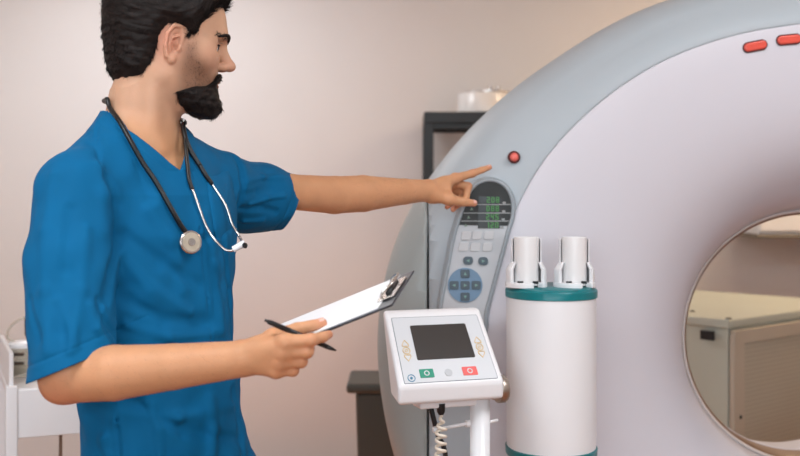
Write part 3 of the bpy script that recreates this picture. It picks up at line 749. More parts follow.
head += [cone(hw(.094, -.016, -.052), hw(.094, .016, -.052), .0048, .0048, .007), ell(hw(.0955, 0, -.051), (.006, .012, .0045), HR, .004),
         ell(hw(.093, 0, -.0615), (.0065, .016, .0052), HR, .005)]
head.append(ell(hw(.1015, 0, -.0565), (.006, .022, .0012), HR, .003, -1))
# ears
for s_ in (-1, 1):
    E0 = hw(.006, s_*.072, -.003); ER = rotR('Y', -10)
    tl = np.array(Matrix.Rotation(math.radians(s_*24), 3, 'Z')) @ ER
    def ew(x, y, z, E0=E0, tl=tl): return E0+tl.T @ A_(x, y, z)
    head.append(ell(E0, (.0165, .006, .032), tl, .004))
    head.append(ell(ew(.001, s_*.008, .002), (.0115, .0085, .022), tl, .002, -1))
    arc = [(.013, .006), (.013, .022), (.003, .034), (-.010, .031), (-.0175, .014), (-.014, -.008), (-.006, -.024), (.005, -.030)]
    for a, b in zip(arc, arc[1:]): head.append(cone(ew(a[0], s_*.0055, a[1]), ew(b[0], s_*.0055, b[1]), .0034, .0034, .002))
    head.append(ell(ew(.005, s_*.004, -.027), (.008, .0055, .009), tl, .003))
    head.append(ell(ew(.012, s_*.005, -.004), (.004, .0045, .007), tl, .002))
    aa = [(.004, .016), (-.006, .010), (-.007, -.004), (-.002, -.012)]
    for a, b in zip(aa, aa[1:]): head.append(cone(ew(a[0], s_*.004, a[1]), ew(b[0], s_*.004, b[1]), .0026, .0026, .002))
    head.append(ell(ew(.005, s_*.003, -.004), (.0045, .007, .006), tl, .002, -1))
neck = [cone(A_(-.486, 2.045, 1.50), hw(-.030, 0, -.045), .062, .058, .03),
        cone(A_(-.468, 2.035, 1.50), hw(-.004, 0, -.075), .042, .037, .03),
        cone(hw(-.022, -.050, -.050), A_(-.446, 1.992, 1.500), .012, .012, .02),
        cone(hw(-.022, .050, -.050), A_(-.436, 2.00, 1.500), .012, .012, .02),
        ell(hw(.006, 0, -.125), (.012, .012, .016), HR, .015)]
trap = [cone(A_(-.480, 2.05, 1.525), SHR, .045, .045, .04), cone(A_(-.476, 2.05, 1.520), SHL, .040, .042, .04)]
# arms
def lerp(a, b, t): return a+(b-a)*t
UR, UL = .051, .050
armR = [cone(SHR, lerp(SHR, ELR, .5), .058, .050, .02), cone(lerp(SHR, ELR, .5), ELR+A_(.0, 0, .02), .050, .043, .02),
        cone(ELR, ELR, .037, .037, .02), ell(ELR+A_(-.008, 0, -.012), (.026, .026, .022), np.eye(3), .02),
        cone(ELR+A_(.01, 0, .002), lerp(ELR, WRR, .28)+A_(0, 0, .001), .0395, .0435, .006), cone(lerp(ELR, WRR, .28)+A_(0, 0, .001), lerp(ELR, WRR, .62), .0435, .0355, .003),
        cone(lerp(ELR, WRR, .62), WRR, .0355, .0280, .003)]
armL = [cone(SHL, lerp(SHL, ELL, .6), .044, .037, .006), cone(lerp(SHL, ELL, .6), ELL, .037, .0410, .004),
        cone(ELL, lerp(ELL, WRL, .3), .0410, .0405, .004), cone(lerp(ELL, WRL, .3), lerp(ELL, WRL, .75), .0405, .0295, .004), cone(lerp(ELL, WRL, .75), WRL, .0295, .0252, .004)]
def chain(pts, rad, k0=.010, k=.004):
    out = []
    for i in range(len(pts)-1): out.append(cone(pts[i], pts[i+1], rad[i], rad[i+1], k0 if i == 0 else k))
    return out
def pts_(l): return [Pn(*v) for v in l]
fL = {'index': pts_([(455, 178.5, 2.665), (472, 173.5, 2.688), (482, 170, 2.704), (489.5, 167.3, 2.716)]),
      'middle': pts_([(453, 182.5, 2.685), (468, 186.5, 2.70), (466, 198, 2.69), (459, 205, 2.672)]),
      'ring': pts_([(449.5, 186.5, 2.70), (462, 192.5, 2.716), (460, 203, 2.70), (453, 209.5, 2.682)]),
      'little': pts_([(444.5, 190, 2.71), (454, 196, 2.722), (452, 203.5, 2.71), (447, 207, 2.695)]),
      'thumb': pts_([(433, 195, 2.605), (449, 199.5, 2.61), (463, 202, 2.622), (474, 203.2, 2.638)])}
fR = {'index': pts_([(285, 342, 1.665), (311, 340, 1.662), (323, 337, 1.680), (329, 334.5, 1.696)]),
      'middle': pts_([(283, 352, 1.668), (307, 351.5, 1.668), (309, 349, 1.692), (302, 345, 1.714)]),
      'ring': pts_([(280, 361.5, 1.674), (301, 361.5, 1.676), (302, 359, 1.700), (294, 354, 1.720)]),
      'little': pts_([(276, 370, 1.682), (293, 370.5, 1.684), (294, 368, 1.704), (287, 363, 1.720)]),
      'thumb': pts_([(257, 350, 1.692), (273, 337.5, 1.692), (297, 329.5, 1.718), (322, 323, 1.738)])}
def hand(F, W, side):
    out = []
    rad = {'index': (.0115, .0092, .0080, .0064), 'middle': (.0115, .0094, .0082, .0068), 'ring': (.011, .0090, .0078, .0065), 'little': (.0105, .0082, .0070, .006), 'thumb': (.0155, .0125, .0105, .0080)}
    for i, n_ in enumerate(('index', 'middle', 'ring', 'little')):
        m0 = F[n_][0]
        out.append(cone(lerp(W, m0, .12), m0, .0165, .0125, .012))
    th = F['thumb']
    out.append(cone(lerp(W, th[0], .3), th[0], .020, .0165, .015)); out.append(cone(th[0], lerp(F['index'][0], W, .45), .014, .012, .015))
    out += chain(th, rad['thumb'], .012)
    out.append(cone(th[1], lerp(F['index'][0], W, .3), .0095, .0095, .014))
    for n_ in ('index', 'middle', 'ring', 'little'):
        c = chain(F[n_], rad[n_], .006, .003); c[0].k = .007
        out += c
        out.append(cone(F[n_][1], F[n_][1], rad[n_][1]*1.06, None, .004))     # knuckle
        out.append(cone(F[n_][0]+(F[n_][0]-F['thumb'][0])*0, F[n_][0], rad[n_][0]*1.05, None, .006))
    return out
handL, handR = hand(fL, WRL, 1), hand(fR, WRR, -1)
body_low = [torso(-.016)]
def bodypost(p, d):
    return d+.0009*wav(p, 45, 6, 3)*sstep(1.60, 1.52, p[:, 2])*0
B_SH = Shape(body_low+neck+trap+head+armL+armR+handL+handR)

# ---- scrub top
CUFR, CUFL = Pn(73, 364, 1.775), Pn(287, 203, 2.365)
shirt_core = [torso(.004),
              cone(A_(-.480, 2.055, 1.505), SHR+A_(0, 0, .0), .054, .062, .05), cone(A_(-.474, 2.055, 1.500), SHL+A_(0, 0, .004), .050, .056, .05),
              cone(SHR+A_(-.002, 0, -.01), lerp(SHR, CUFR, .45)+A_(-.006, 0, 0), .0675, .070, .02), cone(lerp(SHR, CUFR, .45)+A_(-.006, 0, 0), lerp(SHR, CUFR, 1.2), .070, .0715, .02),
              cone(SHL+A_(0, 0, .004), lerp(SHL, CUFL, .6), .063, .064, .02), cone(lerp(SHL, CUFL, .6), lerp(SHL, CUFL, 1.3), .064, .063, .02),
              ell(lerp(SHL, CUFL, .30)+A_(-.03, .0, -.03), (.06, .05, .05), np.eye(3), .05)]
N_SLR, N_SLL = [3, 4], [5, 6]
core = Shape(shirt_core)
FRC = .5*(SHR+SHL)
def smooth_folds(p, d): return d
FOLD = []
def hit(fn, px, py, d0=1.4, d1=2.9):
    """where the ray through a photo pixel meets a surface, and the outward normal there"""
    o = A_(0, 0, ZC); v = Pn(px, py, 1.)-o; L = np.linalg.norm(v); v /= L; t = d0*L
    for _ in range(160):
        q = o+v*t; dd = float(fn(q[None])[0])
        if dd < .0004: break
        t += dd*.7
        if t > d1*L: return None
    q = o+v*t; e = .003
    g = np.array([float(fn((q+e*np.eye(3)[i])[None])[0]-fn((q-e*np.eye(3)[i])[None])[0]) for i in range(3)])
    return q, g/np.linalg.norm(g)
# creases and ridges: photo polyline, half width, height (+ ridge, - crease)
for pl, wd, hh in [
    ([(108, 178), (118, 205), (119, 235), (113, 270), (106, 300)], .012, -.010),
    ([(98, 165), (104, 195), (104, 230)], .016, .005),
    ([(52, 175), (46, 230), (44, 290), (48, 350)], .014, .004), ([(70, 210), (66, 270), (60, 330)], .013, -.004), ([(86, 230), (82, 290), (70, 350)], .011, .0045),
    ([(99, 300), (104, 320), (116, 336)], .007, -.007), ([(90, 306), (98, 328), (108, 344)], .008, .006), ([(108, 296), (99, 322)], .006, .004),
    ([(30, 300), (38, 340)], .010, -.003), ([(58, 300), (76, 345)], .010, .003),
    ([(126, 235), (160, 262), (200, 285)], .014, -.005), ([(122, 255), (150, 290), (190, 312)], .013, .005), ([(128, 300), (165, 320), (210, 322)], .014, -.005),
    ([(126, 325), (170, 338), (220, 332)], .010, .004), ([(205, 215), (214, 265), (222, 330)], .012, .004), ([(222, 235), (229, 290), (234, 340)], .008, -.004),
    ([(150, 210), (172, 240), (182, 290)], .016, .004),
    ([(240, 196), (258, 192), (272, 188)], .009, -.003), ([(243, 182), (264, 176), (288, 178)], .009, .004), ([(242, 209), (262, 208), (276, 212)], .008, -.005), ([(244, 222), (262, 220)], .007, .004),
    ([(215, 140), (235, 158), (243, 180), (240, 205)], .010, -.006), ([(228, 150), (246, 168)], .010, .004), ([(250, 205), (268, 198), (284, 196)], .007, .004),
    ([(232, 222), (222, 232), (205, 238)], .010, -.004),
    ([(120, 410), (180, 418), (235, 405)], .012, .004), ([(130, 400), (185, 430), (240, 440)], .014, -.005), ([(150, 405), (158, 430), (160, 456)], .010, .004), ([(210, 400), (214, 430), (212, 456)], .013, .005),
    ([(232, 390), (240, 420), (243, 456)], .010, -.004), ([(96, 410), (104, 440), (108, 456)], .012, .004),
    ([(120, 130), (140, 165), (150, 200)], .013, -.003), ([(88, 135), (100, 160)], .012, -.003)]:
    hs_ = [hit(core, *q) for q in pl]; hs_ = [h_[0] for h_ in hs_ if h_ is not None]
    for a, b in zip(hs_, hs_[1:]):
        if np.linalg.norm(a-b) < .25: FOLD.append((a, b, wd*.8, hh))
# sewn seams (thin grooves): armhole line, centre front, side
SEAM = []
for pl in [[(100, 121), (96, 140), (100, 165), (110, 190)], [(118, 393), (117, 420), (120, 456)], [(192, 172), (200, 230), (208, 300), (212, 345)]]:
    hs_ = [hit(core, *q) for q in pl]; hs_ = [h_[0] for h_ in hs_ if h_ is not None]
    for a, b in zip(hs_, hs_[1:]):
        if np.linalg.norm(a-b) < .2: SEAM.append((a, b))
def segd(p, a, b):
    ba = b-a; t = np.clip((p-a) @ ba/(ba @ ba), 0, 1); q = p-a-t[:, None]*ba
    return np.sqrt(np.einsum('ij,ij->i', q, q))
cR = (SHR-CUFR)/np.linalg.norm(SHR-CUFR)
nR = A_(.38, 0, -.92); nR /= np.linalg.norm(nR)                   # right cuff plane
nL = A_(.84, .36, -.38); nL /= np.linalg.norm(nL)
def shirt_outer(p, ids=None):
    d = combine(shirt_core, p, ids)
    mid = p.mean(0); R_ = np.abs(p-mid).max() if len(p) > 1 else 0
    for a, b, wd, hh in FOLD:
        if len(p) > 1 and segd(mid[None], a, b)[0] > R_*1.8+wd*2.5: continue
        s_ = segd(p, a, b); d = d-hh*1.15*np.exp(-(s_/wd)**2)
    for a, b in SEAM:
        if len(p) > 1 and segd(mid[None], a, b)[0] > R_*1.8+.01: continue
        s_ = segd(p, a, b); d = d+.0016*np.exp(-(s_/.0028)**2)-.0008*np.exp(-((s_-.007)/.004)**2)
    d = d-.0026*wav(p*A_(1, 1, .4), 44, 8)-.0016*wav(p*A_(1, 1, .6), 100, 8, 8)
    for cc, nn, hgt in ((CUFR, nR, .024), (CUFL, nL, .022)):          # sewn hem line above each cuff
        h = (p-cc) @ nn; near = np.linalg.norm(p-cc, axis=1) < .16
        d = d+np.where(near, .0014*np.exp(-((h+hgt)/.0022)**2), 0)
    return d
ZV = Pn(190, 170, 1.95)[2]
def shirt_fn(p, ids=None):
    d = shirt_outer(p, ids)
    # neck opening: a leaning cylinder round the neck and a V at the front
    z = p[:, 2]; q = p-A_(-.474, 2.045, 1.5)
    s_ = q @ SL; fr = q @ SF
    # collar plane rises towards the back
    rad = np.sqrt(s_**2+(fr*.95)**2)-(.064+.25*np.maximum(z-1.53, 0))
    cyl_ = np.maximum(rad, 1.485-z)
    Wv = .078*np.clip((z-ZV)/(1.535-ZV), 0, 1)**.9
    Wv = np.where(s_ > 0, Wv*.72, Wv)
    vee = np.maximum(np.abs(s_)-Wv, -fr-.0)*.85
    vee = np.where(z > ZV, vee, .05)
    cut = np.minimum(cyl_, vee)
    d = d-.0013*sstep(.024, .021, cut)
    t = np.maximum(d, -(d+.0055))
    t = np.maximum(t, -cut)
    # cuffs and hem
    dT = shirt_core[0].d(p)
    h = (p-CUFR) @ nR; dS = np.minimum(shirt_core[3].d(p), shirt_core[4].d(p))
    t = np.where((dS < dT) & (dT > .013) & (p[:, 0] < -.40), np.maximum(t, h), t)
    h = (p-CUFL) @ nL; t = np.where((p[:, 0] > -.30) & (dT > .03), np.maximum(t, h), t)
    t = np.maximum(t, .80-z)
    return t
class FS:
    def __init__(s, prims, fn): s.prims, s.fn = prims, fn
    def __call__(s, p, ids=None): return s.fn(p, ids)
M_skin = mat('skin', (206, 150, 122), .48, bump=.25, bscale=420, var=.06, vscale=22, sss=.12, attr='tone', spec=.35)
M_cloth = mat('scrub_cotton', (0, 92, 138), .8, bump=.3, bscale=900, var=.05, vscale=14, spec=.2)
M_hair = mat('dark_hair', (27, 20, 18), .6, var=.3, vscale=140, bump=.35, bscale=500, spec=.22)

person = mesh_sdf('person', B_SH, (-.76, 1.56, .90), (.30, 2.82, 1.86), VOX, M_skin)
relax(person, 2)
tag(person, 'bearded dark-haired man in blue scrubs pointing at the scanner and holding a clipboard', 'person')
me = person.data; N = len(me.vertices); co = np.empty(N*3); me.vertices.foreach_get('co', co); co = co.reshape(-1, 3)
hp_ = hl(co)
def blob(c, r): return np.exp(-(((co-c)**2).sum(1))/(r*r))
face_c = np.array(lin((196, 152, 124))); arm_c = np.array(lin((200, 146, 108)))
ishead = sstep(1.50, 1.60, co[:, 2])[:, None]
col = arm_c*(1-ishead)+face_c*ishead
red = np.zeros(N)
for F in (fL, fR):
    for n_, q in F.items():
        red += .35*blob(q[-1], .014)+.18*blob(q[1], .012)+(.12*blob(q[0], .014))
red += .35*blob(hw(-.006, -.078, 0), .035)+.35*blob(hw(-.006, .078, 0), .035)+.25*blob(hw(.115, 0, -.02), .016)+.15*blob(hw(.07, -.045, -.015), .025)+.35*blob(ELR+A_(-.01, 0, -.03), .05)
red = np.clip(red, 0, .6)[:, None]
col = col*(1-red)+np.array(lin((214, 122, 104)))*red
lip = np.exp(-(((hp_-A_(.097, 0, -.056))/A_(.008, .02, .009))**2).sum(1))[:, None]*.75
col = col*(1-lip)+np.array(lin((178, 96, 88)))*lip
# side-view outlines in head space, from the photograph's own profile
def hs2(px, py):                              # photo pixel -> (forward, up) in the head's median plane
    a = Pn(px, py, 2.05)-HC; 
    return (a[0]/HF[0])+a[2]*0+math.tan(pit)*0, None
def poly_sd(x, z, poly):                      # signed distance (negative inside) to a 2D polygon
    P_ = np.array(poly, float); d = np.full(len(x), 1e9); ins = np.zeros(len(x), bool)
    for i in range(len(P_)):
        a, b = P_[i-1], P_[i]; e = b-a; wv = np.stack([x-a[0], z-a[1]], 1); t = np.clip((wv @ e)/(e @ e+1e-12), 0, 1); q = wv-t[:, None]*e
        d = np.minimum(d, (q**2).sum(1)); c = ((a[1] <= z) & (b[1] > z)) | ((b[1] <= z) & (a[1] > z))
        ins ^= c & (x < a[0]+(z-a[1])/np.where(abs(b[1]-a[1]) < 1e-9, 1e-9, b[1]-a[1])*(b[0]-a[0]))
    return np.where(ins, -1, 1)*np.sqrt(d)
def prof(pxs, side=.06):                      # photo outline -> head-space (forward, up) on his near side
    out = []
    for px, py in pxs:
        a = Pn(px, py, 2.05-side*.9)-HC
        # solve for forward/up with the lateral coordinate fixed at -side
        M2 = np.array([[HF[0], HU[0]], [HF[2], HU[2]]]); r_ = np.array([a[0]+HL[0]*side, a[2]+HL[2]*side]); out.append(np.linalg.solve(M2, r_))
    return out
stub = prof([(184, 40), (196, 42), (200, 58), (214, 70), (226, 70), (232, 90), (224, 116), (196, 112), (178, 96), (178, 70)])
sd_ = poly_sd(hp_[:, 0], hp_[:, 2], stub)
st = (sstep(.014, -.016, sd_)*(hp_[:, 0] > .0)*sstep(1.56, 1.58, co[:, 2])*.72)[:, None]
col = col*(1-st)+np.array(lin((112, 78, 60)))*st
ca = me.color_attributes.new('tone', 'FLOAT_COLOR', 'POINT'); ca.data.foreach_set('color', np.concatenate([col, np.ones((N, 1))], 1).astype(np.float32).ravel())

shirt = mesh_sdf('scrub_top', FS(shirt_core, shirt_fn), (-.78, 1.60, .78), (.06, 2.60, 1.62), VOX, M_cloth, person, reach=.02)
relax(shirt, 2)
shirt['label'] = 'blue short-sleeved v-neck scrub top'
# chest pocket
def sh_out(p): return shirt_outer(p)
M_cloth2 = M_cloth
pk = [(206, 178), (226, 168), (236, 205), (234, 226), (216, 236)]
pk = catmull([A_(x, y) for x, y in [(207, 180), (217, 176), (228, 171), (233, 190), (237, 210), (236, 224), (226, 232), (216, 238), (211, 210)]], 2, True)
pcen = np.mean(pk, 0); bm = bmesh.new(); ringsk = []
ok = True
for sc2 in (1, .97, .66, .33):
    row = []
    for q in pk:
        h_ = hit(sh_out, *(pcen+(q-pcen)*sc2))
        if h_ is None: ok = False; break
        row.append(h_[0]+h_[1]*(.0002 if sc2 == 1 else .0018))
    if not ok: break
    ringsk.append([bm.verts.new(v) for v in row])
if ok:
    h_ = hit(sh_out, *pcen); cv = bm.verts.new(h_[0]+h_[1]*.0018)
    for a, b in zip(ringsk, ringsk[1:]):
        for k in range(len(a)): bm.faces.new((a[k], a[(k+1) % len(a)], b[(k+1) % len(a)], b[k]))
    for k in range(len(a)): bm.faces.new((ringsk[-1][k], ringsk[-1][(k+1) % len(a)], cv))
    bm_obj('chest_pocket', bm, M_cloth, person, smooth=True)
else: bm.free(); print('pocket missed')

# trousers and shoes (below the frame)
HIP = A_(-.408, 1.975, .0)
legs = [torso(-.012)]
KN = {}
for s_ in (-1, 1):
    h0 = HIP+SL*s_*.09+A_(0, 0, .88); kn = HIP+SL*s_*.10+SF*.015+A_(0, 0, .50); an = HIP+SL*s_*.11-SF*.02+A_(0, 0, .10)
    legs += [cone(h0, kn, .098, .074, .03), cone(kn, an, .074, .062, .02)]
    KN[s_] = an
def leg_fn(p, ids=None):
    d = combine(legs, p, ids)-.0025*wav(p*A_(1, 1, .5), 30, 8)
    return np.maximum(np.maximum(d, .06-p[:, 2]), p[:, 2]-.97)
tr_ = mesh_sdf('trousers', FS(legs, leg_fn), (-.68, 1.72, .03), (-.14, 2.24, 1.0), .006, M_cloth, person)
M_shoe = mat('white_shoe', (225, 225, 225), .5, var=.03)
for s_ in (-1, 1):
    an = KN[s_]*A_(1, 1, 0)
    sh_ = Shape([cone(an+SF*-.02+A_(0, 0, .05), an+A_(0, 0, .09), .042, .040, .02), cone(an-SF*.03+A_(0, 0, .036), an+SF*.12+A_(0, 0, .036), .036, .042, .03), cone(an+SF*.12+A_(0, 0, .034), an+SF*.17+A_(0, 0, .030), .044, .030, .03)])
    fn_ = (lambda sh_: lambda p, ids=None: np.maximum(sh_(p, ids), .002-p[:, 2]))(sh_)
    mesh_sdf('shoe', FS(sh_.prims, fn_), an-.3*A_(1, 1, 0)-A_(0, 0, .02), an+.3*A_(1, 1, 0)+A_(0, 0, .16), .004, M_shoe, person)

# ---- hair
HEADS = Shape(head)
B_ARM = Shape(armR+armL)
cran = Shape([ell(hw(-.012, 0, .042), (.098, .077, .088), HR, .02), ell(hw(.030, 0, .045), (.066, .066, .072), HR, .03), ell(hw(-.045, 0, -.005), (.055, .058, .055), HR, .03),
              ell(hw(.028, 0, -.030), (.062, .060, .078), HR, .03), neck[0]])
hair_poly = prof([(96, -40), (250, -40), (236, -8), (224, 2), (214, 6), (208, 16), (200, 24), (196, 34), (190, 36), (186, 29), (178, 25), (168, 25), (162, 33), (158, 50), (154, 62), (148, 74), (140, 77), (118, 79), (96, 79)])
def hair_fn(p, ids=None):
    q = hl(p); d = cran(p)
    up = sstep(-.02, .10, q[:, 2]); fr = sstep(.0, .09, q[:, 0])
    th = .007+.012*up+.022*up*fr+.004*sstep(-.02, -.09, q[:, 0])
    hd_ = q*(A_(.45, 1, 1.1)*(1-fr[:, None])+A_(1.2, 1, .4)*fr[:, None]); th = th+.0011*wav(hd_, 190, 8)+.0009*wav(hd_, 420, 8, 8)
    m_ = poly_sd(q[:, 0], q[:, 2], hair_poly)
    edge = sstep(.0, -.022, m_)
    d = d-th*(.25+.75*edge)
    k = .006; e = m_+.0015*wav(q, 300, 6, 4); h = np.maximum(k-np.abs(d-e), 0)/k
    d = np.maximum(d, e)+h*h*k*.25
    # keep clear of the ears
    return d
hair = mesh_sdf('hair', FS([fun(hair_fn)], lambda p, ids=None: hair_fn(p)), HC-.16, HC+.2, .002, M_hair, person)
hair['label'] = 'short swept-up dark hair'
def strands(name, n, region, dens, length, rad, direction, m, parent, lift=.3, wob=.25, surf=None, step=None):
    """fine tapered hairs rooted on a surface, inside a side-view region of the head"""
    surf = surf or HEADS
    verts = []; faces = []
    src = region(n*6)
    d0 = surf(src)
    for _ in range(4):
        e = .0015; g = np.stack([surf(src+e*np.eye(3)[i])-surf(src-e*np.eye(3)[i]) for i in range(3)], 1); g /= np.linalg.norm(g, axis=1)[:, None]+1e-9
        src = src-g*surf(src)[:, None]
    keep = dens(src, g); src = src[keep][:n]; g = g[keep][:n]
    q = hl(src); dirs = direction(q, g) @ HR
    dirs += rng.normal(size=dirs.shape)*wob
    dirs -= (dirs*g).sum(1)[:, None]*g; dirs /= np.linalg.norm(dirs, axis=1)[:, None]+1e-9
    L = length(q)*rng.uniform(.6, 1.15, len(src)); K = 4
    out_v = np.empty((len(src), K*3+1, 3)); t1 = np.cross(dirs, g)
    curl = rng.normal(size=dirs.shape)*.15
    for k in range(K+1):
        u = k/K; c = src-g*.0012+dirs*(L*u)[:, None]+g*(L*lift*u*(1.1-.5*u))[:, None]+curl*(L*u*u)[:, None]
        if k == K: out_v[:, K*3] = c; break
        r_ = rad*(1-.75*u)
        for j in range(3):
            a = 2*PI*j/3; out_v[:, k*3+j] = c+(t1*math.cos(a)+g*math.sin(a))*r_
    f1 = []
    for k in range(K-1):
        for j in range(3): f1.append((k*3+j, k*3+(j+1) % 3, k*3+3+(j+1) % 3, k*3+3+j))
    tri = [((K-1)*3+j, (K-1)*3+(j+1) % 3, K*3, K*3) for j in range(3)]
    nv = K*3+1; me = bpy.data.meshes.new(name)
    fs_ = []
    for i in range(len(src)):
        o_ = i*nv; fs_ += [tuple(v+o_ for v in f) for f in f1]; fs_ += [(a+o_, b+o_, c+o_) for a, b, c, _ in tri]
    me.from_pydata(out_v.reshape(-1, 3).tolist(), [], fs_); me.update()
    return link(name, me, m, parent)
def rnd_box(lo, hi):
    return lambda n: HC+rng.uniform(lo, hi, (n, 3)) @ HR
hair_s = Shape([fun(hair_fn)])
def hdir(q, g):                                # swept back and up from the forehead, down at the nape
    up = sstep(-.01, .06, q[:, 2])[:, None]; fr = sstep(.02, .08, q[:, 0])[:, None]
    return A_(-.5, 0, -.9)*(1-up)+A_(-.75, 0, .35)*up*(1-fr)+A_(.1, 0, 1.)*up*fr*1.2
hs_o = strands('hair_strands', 16000, rnd_box((-.13, -.1, -.07), (.125, .1, .17)), lambda p, g: np.abs(hair_s(p)) < .002,
        lambda q: .011+.010*sstep(.0, .1, q[:, 2]), .00055, hdir, M_hair, hair, lift=.16, surf=hair_s)
hs_o['label'] = 'fine dark hairs'
# ---- beard
beard_poly = prof([(176, 91), (184, 89), (194, 86), (204, 85), (211, 80), (215, 73), (221, 68), (230, 68), (234, 78), (226, 83), (218, 85), (220, 90), (226, 94), (226, 112), (214, 120), (200, 118), (188, 113), (178, 109), (174, 100)], .035)
beard_base = Shape([h_ for h_ in head[:10]]+[ell(hw(.028, 0, -.030), (.062, .060, .078), HR, .03), ell(hw(.096, 0, -.043), (.006, .020, .007), HR, .006)])
def beard_fn(p, ids=None):
    q = hl(p); d = HEADS(p, list(range(13))); m_ = poly_sd(q[:, 0], q[:, 2]+.0*np.abs(q[:, 1]), beard_poly)
    chin = sstep(-.06, -.10, q[:, 2])*sstep(.02, .08, q[:, 0])
    th = .0052+.0085*chin+.0014*wav(q, 170, 8)+.0009*wav(q, 420, 8, 8)
    edge = sstep(.003, -.008, m_)
    d = d-th*edge
    k = .006; e = m_; h = np.maximum(k-np.abs(d-e), 0)/k
    d = np.maximum(d, e)+h*h*k*.25
    lipc = np.sqrt(((q[:, 0]-.097)/1.)**2+((q[:, 2]+.0565)*1.3)**2+(q[:, 1]*.45)**2)-.0115
    return np.maximum(d, -lipc)
beard = mesh_sdf('beard', FS([fun(beard_fn)], lambda p, ids=None: beard_fn(p)), HC-A_(.12, .12, .16), HC+A_(.15, .12, .03), .002, M_hair, person)
beard['label'] = 'full dark beard and moustache'
beard_s = Shape([fun(beard_fn)])
strands('beard_strands', 6000, rnd_box((-.02, -.08, -.14), (.13, .08, -.02)), lambda p, g: np.abs(beard_s(p)) < .002, lambda q: .006+.004*(q[:, 2] < -.08), .00045,
        lambda q, g: np.tile(A_(.35, 0, -1), (len(q), 1)), M_hair, beard, lift=.25, surf=beard_s)
cheek = prof([(185, 28), (195, 34), (196, 48), (199, 60), (206, 72), (214, 80), (216, 92), (205, 100), (190, 104), (180, 99), (178, 88), (182, 70), (186, 50)], .06)
M_stub = mat('beard_brown', (66, 44, 36), .5, var=.15, vscale=80)
def cheekd(p, g):
    q = hl(p); m_ = poly_sd(q[:, 0], q[:, 2], cheek); lo_ = sstep(.0, -.05, q[:, 2])
    return (np.abs(HEADS(p)) < .002) & (m_ < 0) & (q[:, 0] > -.0) & (np.abs(q[:, 1]) > .03) & (rng.random(len(q)) < (.35+.65*lo_))
strands('cheek_stubble', 9000, rnd_box((-.01, -.09, -.12), (.10, .09, .05)), cheekd, lambda q: .0070+0*q[:, 0], .00045, lambda q, g: np.tile(A_(.3, 0, -1), (len(q), 1)), M_stub, beard, lift=.2)
# fine hairs on the forearms
for A0, A1, n_ in ((ELR, WRR, 2600), (ELL, WRL, 1800)):
    ax_ = (A1-A0)/np.linalg.norm(A1-A0)
    strands('forearm_hair', n_, (lambda A0, A1: lambda n: lerp(A0, A1, rng.uniform(-.0, .95, (n, 1)))+rng.normal(size=(n, 3))*.03)(A0, A1), lambda p, g: (np.abs(B_ARM(p)) < .001) & (g[:, 2] > -.6),
            lambda q: .010+0*q[:, 0], .00016, (lambda ax_: lambda q, g: np.tile((ax_*.8+A_(0, 0, -.5)) @ HR.T, (len(q), 1)))(ax_), M_stub, person, lift=.12, surf=B_ARM)
# eyebrows and eyes
for s_ in (-1, 1):
    def bd(p, g, s_=s_):
        q = hl(p); t = (q[:, 1]*s_-.014)/.036
        zc_ = .0215+.006*np.sin(np.clip(t, 0, 1)*PI*.7)
        return (np.abs(HEADS(p)) < .002) & (t > 0) & (t < 1) & (np.abs(q[:, 2]-zc_) < .0052-.0025*t) & (q[:, 0] > .05)
    def fhit(y, z):
        t = .14
        for _ in range(80):
            dd = float(HEADS(hw(t, y, z)[None])[0])
            if dd < .0003: break
            t -= dd*.8
        return hw(t+.0012, y, z)
    eb = tube('eyebrow', catmull([fhit(s_*.010, .024), fhit(s_*.024, .030), fhit(s_*.037, .032), fhit(s_*.049, .026)], 5), .003, M_hair, None, n=8, radii=[0.0016+.0020*math.sin(PI*min(1, (i+2)/17)) for i in range(16)]); eb.parent = person
    strands('brow_hairs', 700, rnd_box((.05, -.06, .015), (.11, .06, .045)), bd, lambda q: .008+0*q[:, 0], .0006, lambda q, g, s_=s_: np.tile(A_(-.3, s_*.9, .3), (len(q), 1)), M_hair, eb, lift=.2)
    ec = hw(.0775, s_*.032, .0085)
    ey = lathe('eye', [(.0001, -.0115)]+[(.0116*math.cos(math.radians(a)), .0116*math.sin(math.radians(a))) for a in range(-75, 76, 15)]+[(.0001, .0118)], ec+HF*.0008, mat('eye_white', (225, 215, 208), .2), axis=HF, n=24); ey.parent = person
    ir = lathe('iris', [(.0001, .0095), (.0074, .0093), (.0064, .0103), (.0030, .0120), (.0001, .0122)], ec+HF*.0008, mat('iris_brown', (44, 28, 20), .15), axis=HF, n=20); ir.parent = ey
    lash = [hw(.0775+.0133*math.cos(t), s_*.032+.0133*math.sin(t), .0125-.002*abs(math.sin(t))) for t in np.linspace(-.9, .9, 9)]
    l_ = tube('eyelashes', lash, 0.0013, M_hair, None, n=6); l_.parent = person
